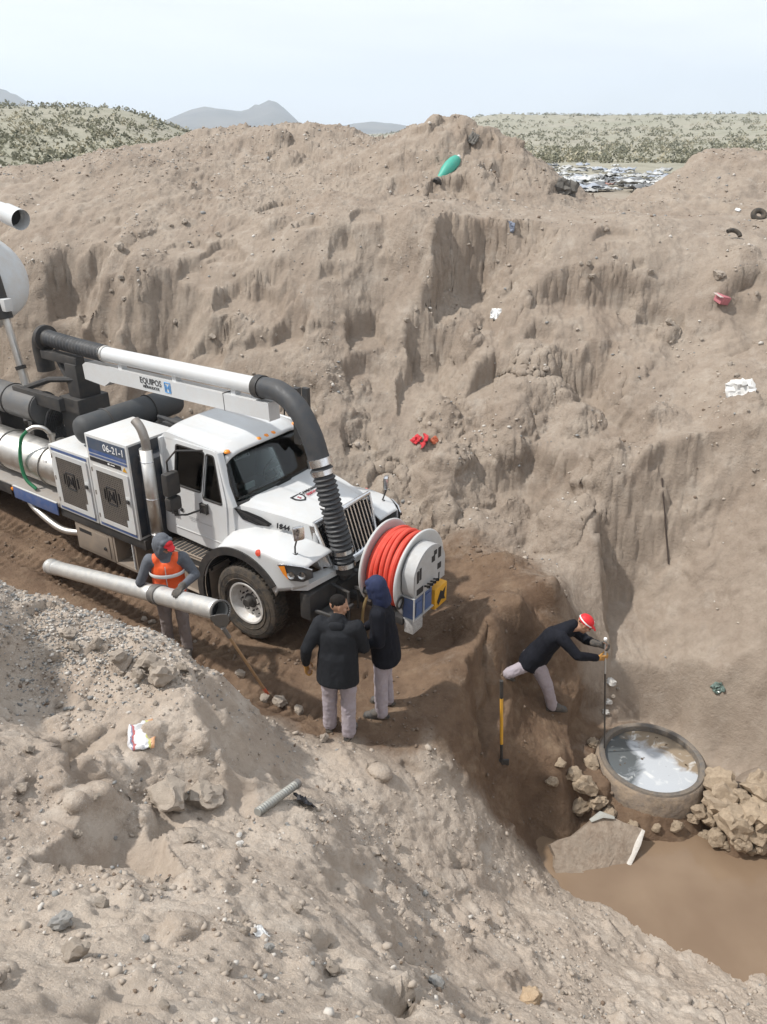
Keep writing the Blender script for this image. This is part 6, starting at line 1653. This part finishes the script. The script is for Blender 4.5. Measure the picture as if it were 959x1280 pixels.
crumple('paper_scrap', .22, 8, whitep, 620, 394, 'small white scrap lodged in the high bank behind the hose reel', 'litter', flat=.6)
crumple('plastic_scrap', .2, 18, mat('blue_grey_plastic', (.20, .23, .30), .5), 640, 283, 'dark blue grey scrap on the rim of the upper scarp', 'litter', flat=.5)
redc = mat('red_cloth', (.50, .035, .045), .8, var=.2, scale=12)
crumple('red_rag', .26, 11, redc, 532, 553, 'larger red cloth scrap on the shelf of the bank behind the bonnet', 'litter', flat=.55)
crumple('red_rag', .18, 12, redc, 522, 551, 'smaller upright red cloth scrap on the shelf of the bank behind the bonnet', 'litter', flat=.8)
crumple('orange_scrap', .13, 13, mat('orange_plastic', (.60, .16, .08), .6), 543, 550, 'tiny orange scrap beside the red cloth on the shelf', 'litter', flat=.4)
crumple('green_bottle', .16, 14, mat('green_plastic', (.13, .18, .16), .3), 898, 859, 'crushed dull green bottle on the smooth bank above the manhole ring', 'litter', flat=.5)
crumple('white_flake', .09, 15, whitep, 325, 1168, 'small white flake on the spoil mound below the ribbed rod', 'litter', flat=.3)
crumple('dark_rag', .18, 16, mat('dark_rag', (.03, .03, .035), .7), 378, 1006, 'dark plastic rag beside the ribbed metal rod', 'litter', flat=.6)
crumple('white_flake', .11, 17, whitep, 922, 263, 'pale curled scrap on the sand heap beyond the pink carton', 'litter', flat=.5)
crumple('dark_tarp', .26, 19, mat('dark_tarp', (.12, .112, .10), .8), 592, 174, 'dark cloth scrap near the top of the tallest sand heap', 'litter', flat=.4)
crumple('dark_tarp', .5, 20, MATS['dark_tarp'], 706, 240, 'dark cloth lump at the foot of the tallest sand heap by the rubbish', 'litter', flat=.6)
# pink carton
p, nn = hit(901, 377)
pk = empty('pink_carton', p); pk.rotation_euler = (.3, .2, .5); tag(pk, 'small open pink carton stuck in the upper face of the high bank', 'carton')
pm = mat('pink_card', (.42, .15, .17), .8, var=.15, scale=20)
MB().box(-.11, .11, -.09, .09, -.02, .12, .006).build('carton_body', pm, pk)
MB().box(-.19, -.105, -.09, .09, .10, .112).build('carton_flap', mat('pale_card', (.5, .42, .40), .8), pk)
# ribbed rod
a_, _ = hit(322, 1019); c_ = Vector(at_y(371, 980, a_.y + .42))
gz, _ = ground_at(c_.x, c_.y); c_.z = max(c_.z, gz.z + .05)
pp, rr_ = ribbed([(0, 0, .03), tuple((c_ - a_) * .5 + Vector((0, 0, .015))), tuple(c_ - a_)], .034, .028, .004)
rbm = mat('ribbed_steel', (.30, .31, .30), .5, metal=.4, grime=.5, grime_col=(.3, .26, .2), scale=14)
ro = empty('ribbed_rod', a_); tag(ro, 'grey ribbed metal rod lying across a hollow of the spoil mound', 'rod')
MB().tube(pp, rr_, 14).build('rod_shaft', rbm, ro)
dd_ = (c_ - a_).normalized()
MB().tube([c_ - a_ - dd_ * .02, c_ - a_ + dd_ * .02], .040, 14).build('rod_collar', MATS['tool_steel'], ro)
# teal bottle-shaped float on the tallest heap
p0, _ = hit(546, 232); p1, _ = hit(574, 199)
ax_ = (p1 - p0).normalized(); Lf = (p1 - p0).length
Lf = min(Lf, 1.35)
fl_ = empty('teal_float', p0 + Vector((0, 0, .06))); tag(fl_, 'teal bottle shaped plastic float with black end on the tallest sand heap', 'float')
MB().lathe([(.07, .08 * Lf), (.085, .14 * Lf), (.095, .22 * Lf), (.14, .40 * Lf), (.155, .60 * Lf), (.14, .78 * Lf), (.10, .90 * Lf), (.05, .95 * Lf), (0, .955 * Lf)], axis=ax_, seg=28).build('float_body', mat('teal_plastic', (.035, .33, .25), .4, grime=.25, grime_col=(.25, .3, .25), scale=5), fl_)
MB().lathe([(0, -.02 * Lf), (.10, -.015 * Lf), (.115, .02 * Lf), (.085, .09 * Lf), (.06, .1 * Lf)], axis=ax_, seg=22).build('float_end', black, fl_)
MB().lathe([(.05, .94 * Lf), (.045, 1.0 * Lf), (0, 1.005 * Lf)], axis=ax_, seg=16).build('float_cap', MATS['white_plastic'], fl_)
# worn tyre pieces on the right heap
for i, (px, py, r_, lab) in enumerate([(948, 272, .11, 'small dark tyre half buried in the sand heap beyond the pink carton'), (915, 299, .14, 'dark rubber strip lying on the rim of the upper scarp')]):
    p, nn = hit(px, py); t_ = empty('old_tyre' if i == 0 else 'rubber_strip', p); tag(t_, lab, 'tyre' if i == 0 else 'litter')
    arc = np.linspace(0, 2 * math.pi if i == 0 else 2.2, 24)
    pts_ = [(r_ * math.cos(a), r_ * .5 * math.sin(a) , .05 + r_ * .7 * math.sin(a)) for a in arc]
    MB().tube(pts_, .055 if i == 0 else .04, 10).build('tread', rubber, t_)
    if i == 0: MB().tube([(x * .72, y * .72, .05 + (z - .05) * .72) for x, y, z in pts_], .03, 8).build('sidewall', blackm, t_)
# named stones on the near mound
rock(80, 1155, .13, greys, 'largest smooth grey stone on the gravelly spoil mound', None, 'grey_stone', 4, .15, cat='stone')
rock(300, 1058, .07, whites, 'small white stone below the ribbed rod, lower of the pair', None, 'white_stone', 2, .1, cat='stone')
rock(299, 1046, .06, whites, 'small white stone below the ribbed rod, upper of the pair', None, 'white_stone', 5, .1, cat='stone')
rock(183, 1176, .05, greys, 'small grey stone on the gravelly spoil mound beside the largest grey stone', None, 'grey_stone', 1, .1, cat='stone')
rock(662, 1252, .24, ochres, 'pinkish tan boulder on the slope above the water', None, 'boulder', 7, .25, cat='boulder')
lab = 'pale crusted block of packed sand on the spoil mound, one of a broken pair'
for px, py, s in [(214, 1006, .40), (254, 1002, .34)]: rock(px, py, s, tanm, lab, 'broken sand blocks', 'sand_block', None, .22, cat='clod')
lab = 'tan crumbled clod on the gravelly mound beside the truck lane'
for px, py, s in [(185, 832, .24), (150, 824, .17), (207, 852, .30), (120, 808, .16), (200, 838, .18), (172, 846, .16), (95, 812, .12), (230, 838, .14), (85, 795, .16), (180, 775, .10), (190, 780, .13), (300, 845, .14), (375, 890, .16), (350, 880, .2), (405, 925, .14), (330, 875, .15)]:
    rock(px, py, s, tanm, lab, 'clods beside the truck lane', sink=.2)
cl_lab = 'small dirt clod lying loose on the spoil mound across from the truck'
far_lab = 'dirt clod resting on the high sand bank behind the truck'
rs_ = np.random.default_rng(21)
for k in range(150):
    px, py = rs_.uniform(0, 959), rs_.uniform(800, 1275)
    p, nn = hit(px, py)
    if p is None or p.z < -1.9 or (py < 1000 and px > 330) or (py < 1150 and px > 640) : continue
    rock(px, py, float(np.clip(rs_.lognormal(-3.1, .55), .025, .15)), tanm if rs_.random() < .88 else greys, cl_lab, 'loose clods on the spoil mound', sink=.15)
for k in range(90):
    px, py = rs_.uniform(20, 950), rs_.uniform(190, 640)
    p, nn = hit(px, py)
    if p is None or p.y < 10.4 or p.y > 24: continue
    lx_ = (p.x - TO[0]) * math.cos(TA) + (p.y - TO[1]) * math.sin(TA); ly2 = -(p.x - TO[0]) * math.sin(TA) + (p.y - TO[1]) * math.cos(TA)
    if abs(ly2) < 1.6 and lx_ < 2.3: continue
    rock(px, py, float(np.clip(rs_.lognormal(-2.5, .45), .05, .26)), tanm, far_lab, 'clods on the high bank', sink=.2)
lap('things')

# loose gravel and crumbs, far too many to count
def icos(sub):
    b = bmesh.new(); bmesh.ops.create_icosphere(b, subdivisions=sub, radius=1); v = np.array([x.co[:] for x in b.verts]); f = np.array([[q.index for q in x.verts] for x in b.faces]); b.free(); return v, f
iv, jf = icos(1)
def scatter(name, idx_, sizes, mats_, mi, label=None):
    nst = len(idx_); nv = len(iv)
    r_ = np.random.default_rng(5)
    sh_ = iv[None] * (1 + r_.normal(0, .22, (nst, nv, 1)))
    sh_ *= np.stack([np.ones(nst), r_.uniform(.6, 1, nst), r_.uniform(.45, .8, nst)], 1)[:, None]
    a = r_.uniform(0, 6.28, nst); ca, sa = np.cos(a)[:, None], np.sin(a)[:, None]
    x, y = sh_[..., 0] * ca - sh_[..., 1] * sa, sh_[..., 0] * sa + sh_[..., 1] * ca
    co = np.stack([x, y, sh_[..., 2]], -1) * sizes[:, None, None] + P[idx_][:, None] + np.array([0, 0, 1.0]) * (sizes * .18)[:, None, None]
    co[..., :2] += r_.uniform(-.012, .012, (nst, 1, 2))
    F = (jf[None] + (np.arange(nst) * nv)[:, None, None]).reshape(-1, 3)
    me = bpy.data.meshes.new(name)
    me.vertices.add(nst * nv); me.vertices.foreach_set('co', co.astype(np.float32).ravel())
    me.loops.add(F.size); me.loops.foreach_set('vertex_index', F.ravel().astype(np.int32))
    me.polygons.add(len(F)); me.polygons.foreach_set('loop_start', np.arange(0, F.size, 3, dtype=np.int32)); me.polygons.foreach_set('loop_total', np.full(len(F), 3, dtype=np.int32))
    for q in mats_: me.materials.append(q)
    me.polygons.foreach_set('material_index', np.repeat(mi, len(jf)).astype(np.int32))
    me.update(calc_edges=True)
    o = link(name, me); tag(o, kind='stuff'); return o
rg = np.random.default_rng(11)
cellA = (np.gradient(GX, axis=1) * np.gradient(GY, axis=0)).ravel()
cl_ = fbm(np.stack([gx, gy, 0 * gx], 1)[det] * 1.4 + 3, 3)
wts = np.zeros(len(gx)); dn_ = np.hypot(gx, gy)
wts[det] = cellA[det] * rough[det] ** 2 * np.clip(.35 + 1.8 * cl_, .03, 1.5)
inpool = (P[:, 2] < -1.93)
nearm = (gy < 7.2) & ~inpool
def pick(mask, n_):
    w = np.where(mask, wts, 0); w /= w.sum(); return rg.choice(len(gx), n_, p=w)
id_ = pick(nearm, 2600); sd_ = np.clip(rg.lognormal(-4.05, .42, len(id_)), .010, .045)
ia = pick(nearm, 16000); sa_ = np.clip(rg.lognormal(-5.0, .55, len(ia)), .003, .028)
ib = pick(det & (gy > 7.2), 13000); sb_ = np.clip(rg.lognormal(-4.2, .5, len(ib)), .006, .06)
peb = [mat('gravel_tan', (.36, .31, .26), .95), mat('gravel_grey', (.23, .23, .225), .9), mat('gravel_pale', (.50, .47, .43), .9), mat('gravel_brown', (.165, .122, .09), .95)]
ia = np.concatenate([ia, id_]); sa_ = np.concatenate([sa_, sd_]); mi = rg.choice(4, len(ia) + len(ib), p=[.58, .13, .17, .12]); mi[len(ia) - len(id_):len(ia)] = 0
mi[np.concatenate([wet[ia], wet[ib]]) > .5] = 3
scatter('gravel', np.concatenate([ia, ib]), np.concatenate([sa_, sb_]), peb, mi)
# grey crushed gravel spilled on the left crest
gp_, _ = hit(95, 790); gm = np.exp(-((gx - gp_.x) ** 2 / .9 + (gy - gp_.y) ** 2 / .25)) * (gy < 6.6)
w = cellA * gm; w /= w.sum(); ic = rg.choice(len(gx), 5200, p=w)
scatter('crushed_stone', ic, np.clip(rg.lognormal(-4.75, .45, len(ic)), .004, .024), peb, rg.choice(4, len(ic), p=[.25, .45, .25, .05]))
lap('gravel')
# ------------------------------------------------------------------ desert scrub, dumped rubbish, air
def bush_mesh(seed, col_name, nl=70, up_=.75):
    r_ = np.random.default_rng(seed); vs, fs = [], []
    for i in range(nl):
        d = r_.normal(size=3); d[2] = abs(d[2]) * up_ + .08; d /= np.linalg.norm(d)
        c = d * r_.uniform(.45, 1.0) ** .6 * np.array([.62, .62, .72]); s = r_.uniform(.10, .24)
        a, b = r_.normal(size=3), r_.normal(size=3); a /= np.linalg.norm(a); b /= np.linalg.norm(b)
        k = len(vs); vs += [c + a * s, c - a * s * .6 + b * s * .6, c - b * s, c + d * s * .8]; fs += [(k, k + 1, k + 3), (k + 1, k + 2, k + 3), (k + 2, k, k + 3)]
    return np.array(vs), np.array(fs)
bgreen = mat('scrub_olive', (.20, .195, .135), .95, var=.25, scale=.6)
bdry = mat('scrub_dry', (.34, .31, .22), .95, var=.2, scale=.6)
bdark = mat('scrub_dark', (.135, .14, .10), .95)
BM = []
for sd, mm in ((1, bgreen), (2, bgreen), (3, bdry), (4, bdark), (5, bgreen)):
    v_, f_ = bush_mesh(sd, ''); lo_ = bush_mesh(sd + 40, '', 20); lo_ = (lo_[0] * np.array([1.05, 1.05, 1.0]), lo_[1]); me = bpy.data.meshes.new('shrub'); me.from_pydata(v_.tolist(), [], f_.tolist()); me.materials.append(mm); BM.append((me, lo_[0], lo_[1]))
rb = np.random.default_rng(31)
def grid_z(x, y):
    i = int(np.clip(np.searchsorted(xs, x) - 1, 0, NX - 2)); j = int(np.clip(np.searchsorted(ys, y) - 1, 0, NY - 2))
    u, v = (x - xs[i]) / (xs[i + 1] - xs[i]), (y - ys[j]) / (ys[j + 1] - ys[j]); z = P[:, 2]; k = j * NX + i
    return float((z[k] * (1 - u) + z[k + 1] * u) * (1 - v) + (z[k + NX] * (1 - u) + z[k + NX + 1] * u) * v)
cand = []
while len(cand) < 5600:
    th = R(rb.uniform(-33, 33)); d = 34 * (560 / 34) ** rb.random() ** .85
    if -8 < math.degrees(th) < 6 and d < 120 and rb.random() < .5: continue
    if 8 < math.degrees(th) < 22 and d < 66: continue
    cand.append((d, th))
cand.sort()
vis = 0; joined_v, joined_f, joined_m, off = [], [], [], 0
for d, th in cand:
    x, y = d * math.sin(th), d * math.cos(th)
    g = Vector((x, y, grid_z(x, y))); s = rb.uniform(.35, .95) * (1 + d / 500.0)
    k = int(rb.choice(5, p=[.28, .24, .22, .10, .16]))
    if vis < 260 and abs(x / y) < .5:
        o = bpy.data.objects.new('shrub', BM[k][0]); COL.objects.link(o); o.location = g - Vector((0, 0, .05)); o.scale = (s, s * rb.uniform(.8, 1.2), s * rb.uniform(.8, 1.1)); o.rotation_euler = (0, 0, rb.uniform(0, 6.28))
        tag(o, ('dry straw coloured desert shrub beyond the sand heaps' if k == 2 else 'dark green desert shrub beyond the sand heaps' if k == 3 else 'olive green desert shrub beyond the sand heaps'), 'shrub', ('dry shrubs beyond the heaps' if k == 2 else 'dark shrubs beyond the heaps' if k == 3 else 'olive shrubs beyond the heaps')); vis += 1
    else:
        v_, f_ = BM[k][1], BM[k][2]; half = f_
        a = rb.uniform(0, 6.28); c_, s_ = math.cos(a), math.sin(a)
        q = v_ * s; q = np.stack([q[:, 0] * c_ - q[:, 1] * s_, q[:, 0] * s_ + q[:, 1] * c_, q[:, 2]], 1) + np.array(g)
        joined_v.append(q); joined_f.append(half + off); off += len(q); joined_m.append(np.full(len(half), (0, 0, 1, 2, 0)[k]))
me = bpy.data.meshes.new('scrub'); me.from_pydata(np.concatenate(joined_v).tolist(), [], np.concatenate(joined_f).tolist())
for q in (bgreen, bdry, bdark): me.materials.append(q)
me.polygons.foreach_set('material_index', np.concatenate(joined_m).astype(np.int32))
tag(link('scrub', me), kind='stuff')
# dumped rubbish in the gap between the heaps
tm = {'white': mat('trash_white', (.50, .51, .51), .7, var=.1), 'grey': mat('trash_grey', (.38, .385, .38), .8, var=.1), 'dark': mat('trash_dark', (.14, .145, .15), .8), 'blue': mat('trash_blue', (.30, .33, .38), .7), 'pink': mat('trash_pink', (.42, .24, .20), .7)}
for k in range(170):
    px = rb.uniform(683, 835); py = rb.uniform(206, 240) + (4 if px > 800 else 0)
    r = ray(px, py); t = (3.95 - CAM_Z) / r[2]; x, y = r[0] * t, r[1] * t
    if y > 75: continue
    g, nn = ground_at(x, y, 30); c_ = str(rb.choice(list(tm), p=[.40, .30, .16, .125, .015]))
    crumple('rubbish_heap', float(rb.uniform(.3, 1.15)), 200 + k, tm[c_], 0, 0, {'white': 'white rubbish sheet', 'grey': 'grey rubbish sheet', 'dark': 'dark rubbish lump', 'blue': 'bluish rubbish sheet', 'pink': 'pink rubbish sheet'}[c_] + ' dumped in the gap behind the tallest heap', 'rubbish', c_ + ' rubbish in the gap', flat=.5, n_=6, at=(g, nn))
# dry stalks on the bench
# air: thin haze from the camera to the mountains
hz = MB().box(-3300, 3300, -70, 3300, -4, 190).build('haze', None, angle=0)
m, n, l, b = new_mat('haze_air'); n.remove(b)
vol = n.new('ShaderNodeVolumePrincipled'); vol.inputs['Color'].default_value = (.76, .87, 1.0, 1); vol.inputs['Density'].default_value = .00032; vol.inputs['Anisotropy'].default_value = .2
l.new(vol.outputs[0], n['Material Output'].inputs['Volume'])
hz.data.materials.append(m); tag(hz, kind='stuff')
lap('far')
# no piece sits deeper than thing > part > sub-part
def depth(o):
    k = 0
    while o.parent is not None: o = o.parent; k += 1
    return k
for o in list(bpy.data.objects):
    while depth(o) > 2: o.parent = o.parent.parent
print('objects', len(bpy.data.objects))
